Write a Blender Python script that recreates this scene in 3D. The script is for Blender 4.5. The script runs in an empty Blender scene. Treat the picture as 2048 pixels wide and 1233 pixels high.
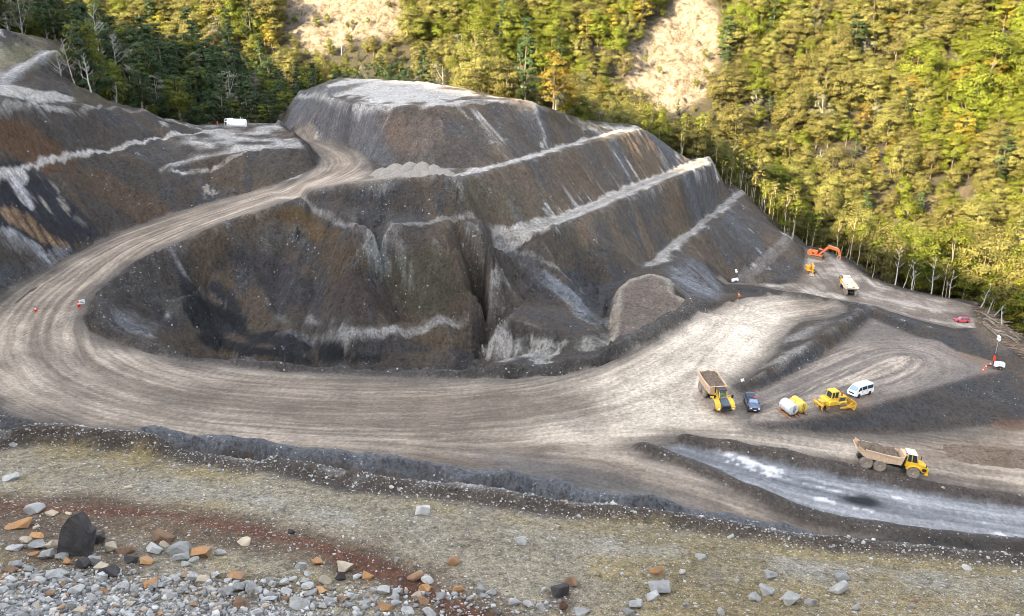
import bpy, bmesh, math, random
import numpy as np
from mathutils import Vector, Matrix, Euler
from mathutils.geometry import delaunay_2d_cdt

random.seed(7); rng = np.random.default_rng(7)
scene = bpy.context.scene
COL = scene.collection
R = math.radians

# ------------------------------------------------------------------ camera, sky, sun, exposure
CAM_Z, PITCH, FPX, PW, PH = 61.4, 19.3, 1750.0, 2048.0, 1233.0
cam = bpy.data.cameras.new('camera'); cam_o = bpy.data.objects.new('camera', cam); COL.objects.link(cam_o)
cam.sensor_width = 36.0; cam.lens = 36.0 * FPX / PW; cam.clip_start = 0.5; cam.clip_end = 5000
cam_o.location = (0, 0, CAM_Z); cam_o.rotation_euler = (R(90 - PITCH), 0, 0)
scene.camera = cam_o

SUN_AZ = (0.75, 0.66)          # horizontal direction in which the light travels
SUN_EL = 23.0
sun_dir = Vector((SUN_AZ[0] * math.cos(R(SUN_EL)), SUN_AZ[1] * math.cos(R(SUN_EL)), -math.sin(R(SUN_EL)))).normalized()
world = bpy.data.worlds.new('World'); scene.world = world; world.use_nodes = True
wn = world.node_tree.nodes; wl = world.node_tree.links
sky = wn.new('ShaderNodeTexSky'); sky.sky_type = 'NISHITA'; sky.sun_disc = False
sky.sun_elevation = R(SUN_EL); sky.sun_rotation = math.atan2(-sun_dir.x, -sun_dir.y)
sky.air_density = 1.0; sky.dust_density = 2.0; sky.ozone_density = 1.0
hs = wn.new('ShaderNodeHueSaturation'); hs.inputs['Saturation'].default_value = 0.40   # thin high cloud greys the blue
wn['Background'].inputs['Strength'].default_value = 0.14
wl.new(sky.outputs[0], hs.inputs['Color']); wl.new(hs.outputs[0], wn['Background'].inputs['Color'])
sun = bpy.data.lights.new('sun', 'SUN'); sun.energy = 5.0; sun.angle = R(0.6); sun.color = (1.0, 0.80, 0.50)
sun_o = bpy.data.objects.new('sun', sun); COL.objects.link(sun_o)
sun_o.rotation_euler = sun_dir.to_track_quat('-Z', 'Y').to_euler()
vs = scene.view_settings; vs.view_transform = 'Standard'; vs.look = 'None'; vs.exposure = 2.95; vs.gamma = 1
vs.use_curve_mapping = False
scene.cycles.use_denoising = True; scene.cycles.filter_width = 0.9; scene.cycles.use_adaptive_sampling = True; scene.cycles.adaptive_threshold = 0.015
scene.cycles.max_bounces = 4; scene.cycles.transparent_max_bounces = 6

# ------------------------------------------------------------------ surveying helpers
_p = R(PITCH)
FWD = np.array([0, math.cos(_p), -math.sin(_p)]); UPV = np.array([0, math.sin(_p), math.cos(_p)])
def ray(u, v):
    d = FWD * FPX + np.array([1., 0, 0]) * (u - PW / 2) + UPV * (PH / 2 - v)
    return d / np.linalg.norm(d)
def P(u, v, z):
    d = ray(u, v); t = (z - CAM_Z) / d[2]
    return (d[0] * t, d[1] * t, z)
def line(pts, step=1.5, dz=0.0):
    """survey line (pixel, pixel, height) -> densified 3-D points"""
    q = [P(*a) for a in pts]; out = []
    for a, b in zip(q[:-1], q[1:]):
        a = np.array(a); b = np.array(b); n = max(1, int(np.linalg.norm((b - a)[:2]) / step))
        for k in range(n): out.append(a + (b - a) * k / n)
    out.append(np.array(q[-1])); out = np.array(out); out[:, 2] += dz
    return out
def smooth_line(A, it=6):
    A = A.copy()
    for _ in range(it): A[1:-1] = A[1:-1] * .5 + (A[:-2] + A[2:]) * .25
    return A

TIN = []; VIS = []
def add(pts, step=1.5): A = line(pts, step); TIN.append(A); VIS.append((pts, A)); return A
def addw(pts): TIN.append(np.array(pts, float))

# --- the haul road: outer toe, inner edge
road_out = add([(30,835,6),(-40,800,6.5),(-100,745,7),(-115,690,7.6),(-60,630,8.2),(0,592,9),(60,555,10),(140,510,11.5),(230,465,13.2),(330,432,15),(420,405,17),(520,378,19.5),(590,360,21.5),(632,335,23),(640,318,24),(624,298,25.2),(602,283,26),(570,262,27)])
road_in = add([(905,353,25),(820,357,25),(760,361,25),(700,368,23.8),(640,377,22.4),(615,386,21.2),(506,428,18.5),(444,446,17),(342,493,14),(260,531,11.6),(219,562,10),(188,596,9),(170,630,8),(178,660,6.8),(219,680,5.6),(273,698,4.6),(376,722,3),(512,738,1.5),(700,750,.5),(885,758,0),(1022,754,0),(1124,748,0),(1192,734,0),(1244,710,0),(1295,688,-.2),(1346,664,-.5),(1380,647,-.8),(1404,630,-1),(1452,608,-1.5),(1493,594,-2),(1554,591,-2),(1616,596,-2.2),(1691,612,-2.4)])
add([(640,282,25.8),(700,297,25.4),(740,318,25.1),(762,326,25),(905,347,25)])
# berm behind the branch road and the hidden drop beyond
bb = add([(1400,622,-.2),(1452,600,-.5),(1493,584,-.8),(1554,580,-.8),(1616,585,-1),(1691,601,-1),(1737,611,-1)])
# --- berm between the branch road and the parking pad
add([(1691,628,-2.5),(1650,640,-2.5),(1602,644,-2.3),(1582,660,-2),(1554,705,-1.2),(1530,729,-.8),(1496,759,-.4),(1466,773,0)])
add([(1476,772,.5),(1493,763,1.2),(1554,727,1.6),(1588,703,1.6),(1640,672,1.2),(1691,641,.6),(1725,617,0)])
add([(1490,786,-.2),(1541,766,-.5),(1588,742,-.8),(1640,712,-1.2),(1691,676,-1.9),(1742,634,-2.6),(1800,658,-3),(1861,682,-3.4),(1920,702,-4),(1990,722,-4.8),(2060,745,-5.5)])
pad_berm = add([(1737,611,-.6),(1800,632,-1.2),(1861,652,-1.8),(1920,664,-2.4),(1980,680,-3.2),(2048,710,-4.4),(2150,755,-6)])
# pad lower crest and dark face toe
add([(1500,848,-.5),(1560,849,-.6),(1620,842,-.9),(1691,827,-1.2),(1760,809,-1.6),(1827,791,-2),(1895,771,-2.5),(1963,752,-3.2),(2010,744,-3.8),(2090,735,-4.6)])
add([(1500,852,-.8),(1560,858,-1.3),(1640,864,-2.3),(1720,867,-3.3),(1800,868,-4.2),(1870,862,-4.8),(1940,856,-5.2),(2000,848,-5.4),(2100,842,-5.6),(2360,836,-6.4)])
# lower road / wet road edges
berm3 = add([(1375,882,-.5),(1480,899,-1.2),(1560,914,-2.1),(1640,930,-3),(1740,955,-4.2),(1850,976,-5.4),(1950,992,-6.5),(2048,1006,-7.4),(2200,1030,-9),(2420,1062,-11)])
berm4 = add([(1285,897,-.6),(1350,918,-1.2),(1420,948,-2.2),(1500,984,-3.3),(1580,1018,-4.2),(1640,1040,-5),(1720,1056,-5.8),(1850,1074,-7),(2048,1094,-8.6),(2330,1124,-11)])
# near edge of the haul road under the windrow (top seen at the pixel, ground 2 m lower)
wind = [(300,862,5),(400,875,4.3),(500,889,3.7),(600,901,3.2),(750,911,2.7),(900,929,2.2),(1024,949,1.6),(1124,964,1.1),(1224,994,.2),(1324,1009,-.6),(1424,1028,-1.6),(1500,1042,-2.6),(1620,1068,-4.0)]
windrow = line(wind); A = windrow.copy(); A[:, 2] -= 2.0; TIN.append(A)
# --- near gravel bench
crest_px = [(-200,872,17.5),(0,860,17.5),(70,848,17.5),(110,847,17.5),(200,855,17.2),(300,868,17),(400,888,16.6),(550,911,16.2),(650,931,16),(750,947,16),(900,964,16),(1024,980,16),(1149,1001,16),(1274,1011,16),(1400,1031,16),(1500,1046,16),(1600,1063,16),(1800,1083,16),(2048,1109,16),(2300,1135,16)]
crest = add(crest_px); TIN[-1] = crest - np.array([0, 0, 1.0]) * (.9 + .8 * (crest[:, :1] < -26))
hid = crest.copy(); hid[:, 1] += 14.0; hid[:, 2] = 3.5 - 9.0 * np.clip((hid[:, 0] + 10) / 60, 0, 1); TIN.append(hid[::2])
add([(-300,1040,18.6),(300,1040,18),(1024,1100,17.4),(1700,1150,17.3),(2300,1160,17.3)])
add([(-400,1240,22),(0,1235,21.6),(500,1235,20.4),(1024,1235,19.4),(2048,1235,18.8),(2600,1240,18.6)])
add([(-600,1500,26),(1024,1500,23),(2600,1500,22)])
# --- left hill
L1 = add([(-120,362,30),(0,334,30),(100,311,30),(200,291,30),(300,275,30),(400,262,29.6),(440,258,29)])
add([(-120,368,29.6),(0,339,29.6),(100,316,29.6),(200,295,29.6),(300,279,29.6),(400,266,29.2)])
add([(-120,212,42.3),(0,207,41.6),(75,207,40.2),(150,213,38.8),(205,207,38.2),(230,211,37.5),(250,209,37),(310,226,34.4),(370,246,31.4),(400,258,29.8)])
add([(0,172,44),(60,188,42.5),(140,205,39.2)])
add([(20,165,44.5),(60,135,47),(100,105,49.2),(120,100,49.8)]); add([(-20,165,44.6),(28,135,47),(85,100,49.6)])
add([(-80,48,56),(0,58,55.0),(70,73,52.4),(110,80,51.4)])
# tank pad, small bench and face over the road
add([(345,336,24.4),(400,322,25.2),(450,312,26),(505,300,26.8),(550,291,27.2),(580,283,27.4)])
add([(322,331,24.8),(400,310,26.1),(448,297,27)])
add([(425,275,28.4),(470,270,28.2),(520,268,28.1),(560,268,28.1)])
add([(390,250,29.2),(440,247,28.9),(500,246,28.8),(552,248,28.8),(580,262,28.6),(604,284,27.6),(615,297,27)])
# --- terraced spoil hill
add([(535,254,27.2),(548,248,27),(600,272,26.2)])
mesa_brow = add([(560,236,29),(588,190,35),(640,197,36),(700,207,36.4),(780,214,36.8),(820,208,37.2),(855,213,37.4),(930,206,37.4),(1040,199,37),(1070,206,36.2),(1110,218,33.4),(1160,236,29.4),(1200,243,27.4),(1272,249,25.3)])
add([(600,183,35.8),(650,177,38.8),(680,155,40.4),(760,159,40.4),(850,164,39.8),(930,176,38.8),(978,192,37.4)])
b1 = add([(905,351,25),(985,331,25),(1060,311,25),(1160,281,25),(1275,251,25)]); add([(915,360,24.7),(990,340,24.7),(1064,320,24.7),(1164,291,24.7),(1284,260,24.7)])
b2 = add([(985,462,13.2),(1060,453,13),(1150,418,13),(1275,365,13),(1420,313,13)]); add([(1000,468,12.6),(1075,465,12.6),(1170,432,12.6),(1294,381,12.6),(1428,325,12.6)])
b3 = add([(1285,528,-1),(1340,485,-1),(1400,438,-1),(1482,377,-1)]); add([(1302,532,-1.4),(1360,496,-1.4),(1422,450,-1.4),(1490,386,-1.4)])
b4 = add([(1465,562,-15.6),(1510,524,-12.6),(1570,470,-9)]); add([(1490,562,-15.8),(1536,522,-12.9),(1582,476,-9.4)])
add([(1500,566,-17),(1560,568,-17),(1598,560,-17),(1610,528,-16.5),(1614,498,-15.8)])
# --- pit: nose under the upper road
add([(640,391,21),(700,401,20.4),(800,421,18.9),(900,431,17.7),(958,437,17)])
add([(600,402,19.2),(660,427,18.4),(750,456,17.4),(800,453,17.2),(860,444,17),(950,439,16.7),(968,450,16.2)])
add([(968,452,16.2),(976,480,15.0),(986,540,9.6),(966,590,5.0),(945,636,.6)])
add([(1002,500,9.4),(992,545,5.4),(974,600,.6),(962,640,-2.8),(976,690,-5)])
add([(690,662,0),(760,655,0),(800,648,0),(870,642,0),(930,637,0)]); add([(700,668,-.4),(765,661,-.4),(805,654,-.4),(870,648,-.4),(925,643,-.4)])
add([(640,709,-4.6),(760,721,-5.6),(870,724,-6),(965,720,-6)])
addw([P(*a) for a in [(330,600,5),(330,650,2.6),(300,680,3.4),(400,560,8),(450,560,6.5),(480,704,-3.4),(550,560,5.6),(560,640,.2),(560,708,-4.2),(640,560,6.4),(640,640,1.0),(500,520,10),(600,500,11),(380,590,6),(880,490,14.0),(880,560,7.6),(850,490,14.0),(840,560,7.4),(900,610,3.2),(920,490,14.4),(930,560,7.9),(800,500,13.0),(430,650,-1.2),(440,690,-3.4),(402,606,2.0)]])
add([(660,440,17.2),(688,500,13.0),(705,560,8.4),(735,600,5.0),(752,640,1.2)])          # bulging wall left of the nose
add([(715,452,16.8),(766,540,8.4),(796,600,2.7),(802,640,-.9)])                         # crease where it meets the nose
add([(520,470,14.6),(560,520,9.4),(590,580,5.2),(600,650,-.4)])                        # gully
add([(430,470,15.6),(440,540,8.2),(400,600,3.6)])
for u in range(480, 960, 40):
    q = P(u, 728, -7); addw([(q[0], q[1] - 6, -11.5)])
# ramp from bench two down to the pit floor, dumps and stockpile
add([(1000,486,10.8),(1040,525,7.5),(1100,575,3),(1150,618,-.5),(1205,652,-2.6)]); add([(1012,478,11.6),(1070,520,8),(1140,560,3.5),(1185,590,-.5),(1215,640,-2.6)])
add([(1180,560,0.6),(1205,590,-1.6),(1215,640,-2.6)])
add([(1040,600,3),(1000,642,2.2),(985,690,-1.6),(975,724,-5)]); add([(1000,642,2.2),(1060,655,1.2),(1110,680,-.4),(1150,690,-1)]); add([(1060,700,-2.6),(1100,712,-2.8)])
add([(1105,690,-1.0),(1150,668,.3),(1190,662,.2),(1245,655,-.2)]); add([(1150,706,-1.6),(1215,700,-1.2)])
add([(1232,690,-.2),(1228,640,.6),(1236,575,2.4),(1262,556,3),(1300,547,3),(1336,556,2.8),(1345,580,2.2),(1398,622,.6),(1380,642,0),(1262,690,.2)])
add([(1222,695,-1.6),(1216,640,-1.6),(1224,572,-.6),(1262,545,.0)])
add([(1300,530,-1.2),(1340,527,-1.6),(1392,527,-3.4),(1440,572,-9),(1456,604,-11)]); add([(1352,570,-.4),(1400,612,-1.6)])
# --- outer pad, lower than the branch road
pad_far = add([(1612,488,-15.6),(1650,500,-16),(1685,514,-16.6),(1730,548,-17.2),(1790,574,-18.6),(1860,588,-20.4),(1915,600,-22),(1944,612,-22.8)])
addw([P(*a) for a in [(1693,590,-17.6),(1640,570,-17),(1760,610,-19),(1850,640,-21),(1924,643,-22.6),(1950,660,-22.6),(1930,600,-22.6),(1590,585,-17),(1540,575,-17)]])
add([(1952,604,-22),(1958,640,-21.6),(1962,672,-20.8)]); add([(1978,622,-21),(2010,650,-19.4),(2060,696,-17),(2140,760,-14)])
for a in (bb, pad_berm):
    h = a.copy(); h[:, 1] += 9; h[:, 2] -= 6; TIN.append(h[::2])

# valley behind the edges, hillside, mountain behind the camera
def edge_drop(A, dx, dy, dz):
    h = A.copy(); h[:, 0] += dx; h[:, 1] += dy; h[:, 2] += dz; TIN.append(h[::3])
edge_drop(line([(1275,251,25),(1420,313,13),(1482,377,-1),(1570,470,-9),(1614,490,-15.6)]), 14, 20, -14)
edge_drop(line([(978,192,37.4),(1040,199,37),(1110,218,34.6),(1200,246,28.5)]), 6, 30, -16)
edge_drop(line([(680,155,40.4),(850,164,39.8),(978,192,37.4)]), 0, 26, -12)
edge_drop(pad_far, 12, 14, -7); edge_drop(line([(1978,622,-21),(2060,696,-17),(2140,760,-14)]), 14, 8, -9)
edge_drop(line([(140,205,39.2),(205,207,38.2),(310,226,34.4),(400,250,29.4),(552,248,28.8)]), -4, 22, -8)
HILL = [(-520,470),(-330,440),(-230,425),(-150,405),(-90,385),(-30,358),(20,345),(70,332),(115,312),(150,292),(180,268),(215,235),(260,170),(330,60),(420,-120)]
HZ = [12, 10, 8, 6, 4, -4, -10, -20, -28, -33, -36, -38, -40, -42, -44]
foot = np.array([(x, y, z) for (x, y), z in zip(HILL, HZ)], float)
def hill_row(k, rise):
    n = np.gradient(foot[:, :2], axis=0); n = np.stack([-n[:, 1], n[:, 0]], 1); n /= np.linalg.norm(n, axis=1)[:, None]
    h = foot.copy(); h[:, :2] += n * k; h[:, 2] += rise; return h
def densify(A, s=6):
    out = []
    for a, b in zip(A[:-1], A[1:]):
        m = max(1, int(np.linalg.norm((b - a)[:2]) / s)); out += [a + (b - a) * i / m for i in range(m)]
    return np.array(out + [A[-1]])
foot_n = smooth_line(densify(foot, 8), 10); foot = foot_n[::4]
for k, rise in [(0,0),(30,16),(70,46),(120,86),(180,132),(260,186),(380,250),(520,290)]:
    TIN.append(densify(hill_row(k, rise), 14))
# mountain behind and left of the camera: its ridge shades the quarry
PL_C, PL_X, PL_Y = 95.5, -0.35, -0.245
def shade_plane(x, y): return PL_C + PL_X * x + PL_Y * y
mr = []
for x in range(-900, 601, 30):
    yr = -170 - 0.15 * x * (x < 0)
    mr.append((x, yr, shade_plane(x, yr) + 3.0 * math.sin(x * .031) + 2 * math.sin(x * .083)))
addw(mr)
addw([(x, -560, 60) for x in range(-900, 601, 60)])
addw([(x, -20, 58 - 0.04 * x) for x in range(-60, 61, 15)] + [(x, 6, 56.0) for x in range(-60, 61, 15)])
addw([(-210, 60, 62), (-230, 160, 66), (-240, 240, 70), (-220, 310, 58), (-300, 100, 90), (-320, 250, 96), (-420, 180, 120), (-500, 300, 120), (200, 40, 0), (230, 100, -22), (240, 0, 20), (140, 40, 18), (-700, 450, 120), (-900, 500, 140), (-900, 900, 300), (600, 900, 300), (900, 400, 300), (900, -560, 60)])
addw([(-165, 262, 52), (-175, 330, 36), (-120, 300, 34), (-60, 320, 26), (-230, 370, 30)])

TINP = np.concatenate(TIN)
_, _k = np.unique(np.round(TINP[:, :2] * 2), axis=0, return_index=True); TINP = TINP[np.sort(_k)]
_v, _e, _f, _ov, _, _ = delaunay_2d_cdt([Vector((a[0], a[1])) for a in TINP], [], [], 0, 1e-5)
TV = np.array([(v.x, v.y) for v in _v]); TZ = np.array([TINP[o[0], 2] for o in _ov]); TF = np.array([list(f) for f in _f])

def raster(x0, y0, s, nx, ny):
    Z = np.full((ny, nx), np.nan)
    A, B, C = TV[TF[:, 0]], TV[TF[:, 1]], TV[TF[:, 2]]
    za, zb, zc = TZ[TF[:, 0]], TZ[TF[:, 1]], TZ[TF[:, 2]]
    lo = np.minimum(np.minimum(A, B), C); hi = np.maximum(np.maximum(A, B), C)
    i0 = np.clip(np.ceil((lo[:, 0] - x0) / s - 1e-6), 0, nx).astype(int); i1 = np.clip(np.floor((hi[:, 0] - x0) / s + 1e-6), -1, nx - 1).astype(int)
    j0 = np.clip(np.ceil((lo[:, 1] - y0) / s - 1e-6), 0, ny).astype(int); j1 = np.clip(np.floor((hi[:, 1] - y0) / s + 1e-6), -1, ny - 1).astype(int)
    for t in range(len(TF)):
        if i1[t] < i0[t] or j1[t] < j0[t]: continue
        gx = x0 + s * np.arange(i0[t], i1[t] + 1); gy = (y0 + s * np.arange(j0[t], j1[t] + 1))[:, None]
        d = (B[t,1]-C[t,1])*(A[t,0]-C[t,0]) + (C[t,0]-B[t,0])*(A[t,1]-C[t,1])
        if abs(d) < 1e-9: continue
        w0 = ((B[t,1]-C[t,1])*(gx-C[t,0]) + (C[t,0]-B[t,0])*(gy-C[t,1])) / d
        w1 = ((C[t,1]-A[t,1])*(gx-C[t,0]) + (A[t,0]-C[t,0])*(gy-C[t,1])) / d
        w2 = 1 - w0 - w1; m = (w0 > -1e-5) & (w1 > -1e-5) & (w2 > -1e-5)
        sub = Z[j0[t]:j1[t]+1, i0[t]:i1[t]+1]; sub[m] = (w0*za[t] + w1*zb[t] + w2*zc[t])[m]
    return np.where(np.isnan(Z), -40.0, Z)

GS, GX0, GY0, GX1, GY1 = 0.45, -150.0, 34.0, 186.0, 330.0
NX, NY = int((GX1 - GX0) / GS) + 1, int((GY1 - GY0) / GS) + 1
Z = raster(GX0, GY0, GS, NX, NY)
def blur(a, n=1):
    for _ in range(n):
        p = np.pad(a, 1, mode='edge'); a = (p[:-2,1:-1]+p[2:,1:-1]+2*p[1:-1,1:-1]) / 4
        p = np.pad(a, 1, mode='edge'); a = (p[1:-1,:-2]+p[1:-1,2:]+2*p[1:-1,1:-1]) / 4
    return a
Z = blur(Z, 1)
XX, YY = np.meshgrid(GX0 + GS * np.arange(NX), GY0 + GS * np.arange(NY))
# ------------------------------------------------------------------ numpy noise, distances, smearing
def vnoise(X, Y, s, seed=0):
    t = np.random.default_rng(seed).random((256, 256)); x = X / s; y = Y / s
    i = np.floor(x).astype(int); j = np.floor(y).astype(int); fx = x - i; fy = y - j
    fx = fx*fx*(3-2*fx); fy = fy*fy*(3-2*fy); i &= 255; j &= 255; i1 = (i+1) & 255; j1 = (j+1) & 255
    return (t[j,i]*(1-fx)+t[j,i1]*fx)*(1-fy) + (t[j1,i]*(1-fx)+t[j1,i1]*fx)*fy - .5
def fbm(X, Y, s, seed=0, octs=4, gain=.5):
    a = 1.0; out = 0
    for k in range(octs): out = out + a * vnoise(X + 31.7*k, Y - 17.3*k, s / 2**k, seed + k); a *= gain
    return out
def poly_dist(A, maxd, closed=False):
    """distance, arc length and tangent of the nearest point of polyline A, on the fine grid"""
    D = np.full(Z.shape, 1e3); S = np.zeros(Z.shape); TX = np.zeros(Z.shape); TY = np.zeros(Z.shape)
    A = np.asarray(A)[:, :2]
    if closed: A = np.vstack([A, A[:1]])
    s0 = 0.0
    for a, b in zip(A[:-1], A[1:]):
        L = math.hypot(*(b - a))
        if L < 1e-6: continue
        i0 = max(0, int((min(a[0], b[0]) - maxd - GX0) / GS)); i1 = min(NX, int((max(a[0], b[0]) + maxd - GX0) / GS) + 2)
        j0 = max(0, int((min(a[1], b[1]) - maxd - GY0) / GS)); j1 = min(NY, int((max(a[1], b[1]) + maxd - GY0) / GS) + 2)
        if i1 > i0 and j1 > j0:
            x = XX[j0:j1, i0:i1]; y = YY[j0:j1, i0:i1]; t = (b - a) / L
            k = np.clip((x - a[0]) * t[0] + (y - a[1]) * t[1], 0, L)
            d = np.hypot(x - a[0] - k * t[0], y - a[1] - k * t[1])
            m = d < D[j0:j1, i0:i1]
            D[j0:j1, i0:i1][m] = d[m]; S[j0:j1, i0:i1][m] = (s0 + k)[m]; TX[j0:j1, i0:i1][m] = t[0]; TY[j0:j1, i0:i1][m] = t[1]
        s0 += L
    return D, S, TX, TY
def inside(A):
    A = np.asarray(A)[:, :2]; B = np.roll(A, -1, 0); m = np.zeros(Z.shape, bool)
    j0 = max(0, int((A[:,1].min() - GY0) / GS)); j1 = min(NY, int((A[:,1].max() - GY0) / GS) + 2)
    for j in range(j0, j1):
        y = GY0 + GS * j; c = ((A[:,1] > y) != (B[:,1] > y))
        if not c.any(): continue
        xs = np.sort(A[c,0] + (y - A[c,1]) * (B[c,0] - A[c,0]) / (B[c,1] - A[c,1]))
        for k in range(0, len(xs) - 1, 2):
            m[j, max(0, int(math.ceil((xs[k]-GX0)/GS))):max(0, int(math.floor((xs[k+1]-GX0)/GS)) + 1)] = True
    return m
def sdf(A, maxd=12):
    D = poly_dist(A, maxd, True)[0]; return np.where(inside(A), 1, -1) * np.minimum(D, maxd)
def sstep(a, lo, hi):
    t = np.clip((a - lo) / (hi - lo), 0, 1); return t*t*(3-2*t)
def samp(a, i, j):
    i = np.clip(i, 0, NX - 1.001); j = np.clip(j, 0, NY - 1.001); i0 = i.astype(np.int32); j0 = j.astype(np.int32); fx = i - i0; fy = j - j0
    return (a[j0,i0]*(1-fx)+a[j0,i0+1]*fx)*(1-fy) + (a[j0+1,i0]*(1-fx)+a[j0+1,i0+1]*fx)*fy
def smear(N, DX, DY, steps, h=1.0):
    """line integral convolution: drag noise N along the direction field"""
    JJ, II = np.meshgrid(np.arange(NY, dtype=np.float32), np.arange(NX, dtype=np.float32), indexing='ij')
    acc = N.astype(np.float32).copy()
    for sg in (1, -1):
        i = II.copy(); j = JJ.copy(); px, py = DX * sg, DY * sg
        for _ in range(steps):
            i0 = np.clip(i, 0, NX - 1).astype(np.int32); j0 = np.clip(j, 0, NY - 1).astype(np.int32)
            dx = DX[j0, i0]; dy = DY[j0, i0]; f = np.where(dx * px + dy * py < 0, -1, 1)
            px, py = dx * f, dy * f; i += px * h; j += py * h; acc += samp(N, i, j)
    acc = (acc - acc.mean()) / acc.std(); return acc

# ------------------------------------------------------------------ berms, windrow and relief
lump = 1 + .5 * fbm(XX, YY, 5, 11, 3)
def bump(A, h, hw, lumpy=1.0, flat=0.25):
    global Z
    D = poly_dist(A, hw + 1)[0] + .5 * fbm(XX, YY, 3, 21, 2) * lumpy
    w = 1 - sstep(D, hw * flat, hw); Z = Z + h * w * (1 + (lump - 1) * lumpy); return w
def offset(A, d):
    A = smooth_line(A, 8); t = np.gradient(A[:, :2], axis=0); t /= np.linalg.norm(t, axis=1)[:, None] + 1e-9
    B = A.copy(); B[:, 0] += -t[:, 1] * d; B[:, 1] += t[:, 0] * d; return B
def cut(A, u0, u1, vmin=0):
    c = np.array([0, 0, CAM_Z]); q = A - c; ax = q @ FWD; u = PW/2 + FPX * q[:, 0] / ax
    return A[(u >= u0) & (u <= u1)]
i_h = int(np.argmin(np.linalg.norm(road_in[:, :2] - np.array(P(300, 511, 12.8))[:2], axis=1)))
i_e = int(np.argmin(np.linalg.norm(road_in[:, :2] - np.array(P(1430, 618, -1.3))[:2], axis=1)))
inner_berm = offset(road_in[i_h:i_e], 2.0)
W_in = bump(inner_berm, 1.7, 2.6); W_up = bump(offset(road_in[30:i_h], 1.2), .35, 1.6)
W_wr = bump(windrow, 2.1, 3.0, 1.1, .15); W_b3 = bump(berm3, .95, 2.0); W_b4 = bump(berm4, .75, 1.8)
cs = smooth_line(crest, 4)
W_cr = bump(cs, .9, 2.6, .8); W_notch = bump(cut(cs, -200, 330), .9, 2.0, .8)
# cut drains and dozer steps on the pit floor side
gy, gx = np.gradient(blur(Z, 4), GS); slope = np.hypot(gx, gy)
DXs, DYs = gx / (slope + 1e-6), gy / (slope + 1e-6)
streak = smear(rng.standard_normal(Z.shape), DXs, DYs, 12)
streak2 = smear(blur(rng.standard_normal(Z.shape), 5) * 6, DXs, DYs, 13, 2.0)
steep = sstep(slope, .25, .6)
edge_fade = np.minimum.reduce([XX - GX0, GX1 - XX, YY - GY0, GY1 - YY]) / 8; edge_fade = np.clip(edge_fade, 0, 1)

# ------------------------------------------------------------------ zones (plan polygons)
LP = lambda pts: line(pts, 3)
z_road = np.vstack([road_in, LP([(1691,628,-2.5),(1650,640,-2.5),(1602,644,-2.3),(1582,660,-2),(1554,705,-1.2),(1530,729,-.8),(1496,759,-.4),(1466,773,0),(1490,800,-.3),(1500,852,-.8),(1560,858,-1.3),(1640,864,-2.3),(1720,867,-3.3),(1800,868,-4.2),(1870,862,-4.8),(2000,848,-5.4),(2100,842,-5.6),(2360,836,-6.4),(2420,1062,-11)]), berm3[::-1], berm4[:int(len(berm4) * .55)], windrow[::-1], LP([(200,845,6),(100,840,6)]), road_out, LP([(600,262,27),(640,282,25.8),(700,297,25.4),(740,318,25.1)]), LP([(740,318,25.1),(750,350,25)])])
z_wet = np.vstack([berm3, berm4[::-1]])
z_pad = LP([(1480,790,-.2),(1541,768,-.5),(1588,744,-.8),(1640,714,-1.2),(1691,678,-1.9),(1742,636,-2.6),(1800,660,-3),(1861,684,-3.4),(1920,704,-4),(1990,724,-4.8),(2010,744,-3.8),(1963,752,-3.2),(1895,771,-2.5),(1827,791,-2),(1760,809,-1.6),(1691,827,-1.2),(1620,842,-.9),(1560,849,-.6),(1500,848,-.5)])
z_yard = LP([(1614,498,-15.8),(1650,504,-16),(1685,520,-16.6),(1730,553,-17.2),(1790,578,-18.6),(1860,592,-20.4),(1915,604,-22),(1944,614,-22.8),(1952,660,-22.2),(1900,664,-22),(1780,640,-20),(1700,612,-18),(1600,590,-17),(1500,580,-17),(1430,580,-12),(1440,562,-12),(1500,567,-17),(1560,570,-17),(1598,562,-17),(1610,530,-16.5)])
s_road, s_wet, s_pad, s_yard = sdf(z_road), sdf(z_wet), sdf(z_pad), sdf(z_yard)
cx_ = crest[np.argsort(crest[:, 0])]; bench_y = np.interp(XX, cx_[:, 0], cx_[:, 1])
near = YY < bench_y + 1.2
z_left = np.vstack([road_out[12:], LP([(552,240,28.5)]), np.array([(-70, 300, 0), (-150, 330, 0), (-150, 120, 0)])])
z_hill = np.vstack([LP([(548,248,27),(602,275,26),(700,297,25.4),(762,328,25),(905,354,25),(985,466,13),(1060,459,13),(1290,534,-1),(1310,530,-1.2),(1465,566,-16.2),(1598,562,-17),(1614,494,-15.6)]), np.array([(110, 330, 0), (-60, 330, 0)])])
m_left, m_hill = inside(z_left), inside(z_hill)

# ------------------------------------------------------------------ relief
streak3 = smear(blur(rng.standard_normal(Z.shape), 16) * 16, DXs, DYs, 14, 3.0)
rough = np.where(s_road > 0, .05, np.where(s_wet > 0, .04, np.where(s_pad > 0, .08, np.where(s_yard > 0, .12, 1.0))))
rough = blur(np.where(near, .25, rough), 3)
craggy = blur(np.where(m_hill, .25, np.where(m_left, .8, np.where((XX > 22) & (YY < 222), .12, 1.0))), 3)
Z += edge_fade * rough * (steep * (.09 * streak + .10 * streak2 + craggy * (.55 * streak3 + .25 * streak2 - .5 * np.abs(fbm(XX, YY, 7, 33, 3)) * 4)) + .7 * fbm(XX, YY, 9, 31, 5, .6) * (.3 + steep) + .12 * fbm(XX, YY, 1.6, 41, 2) + .05 * rng.standard_normal(Z.shape))
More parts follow.
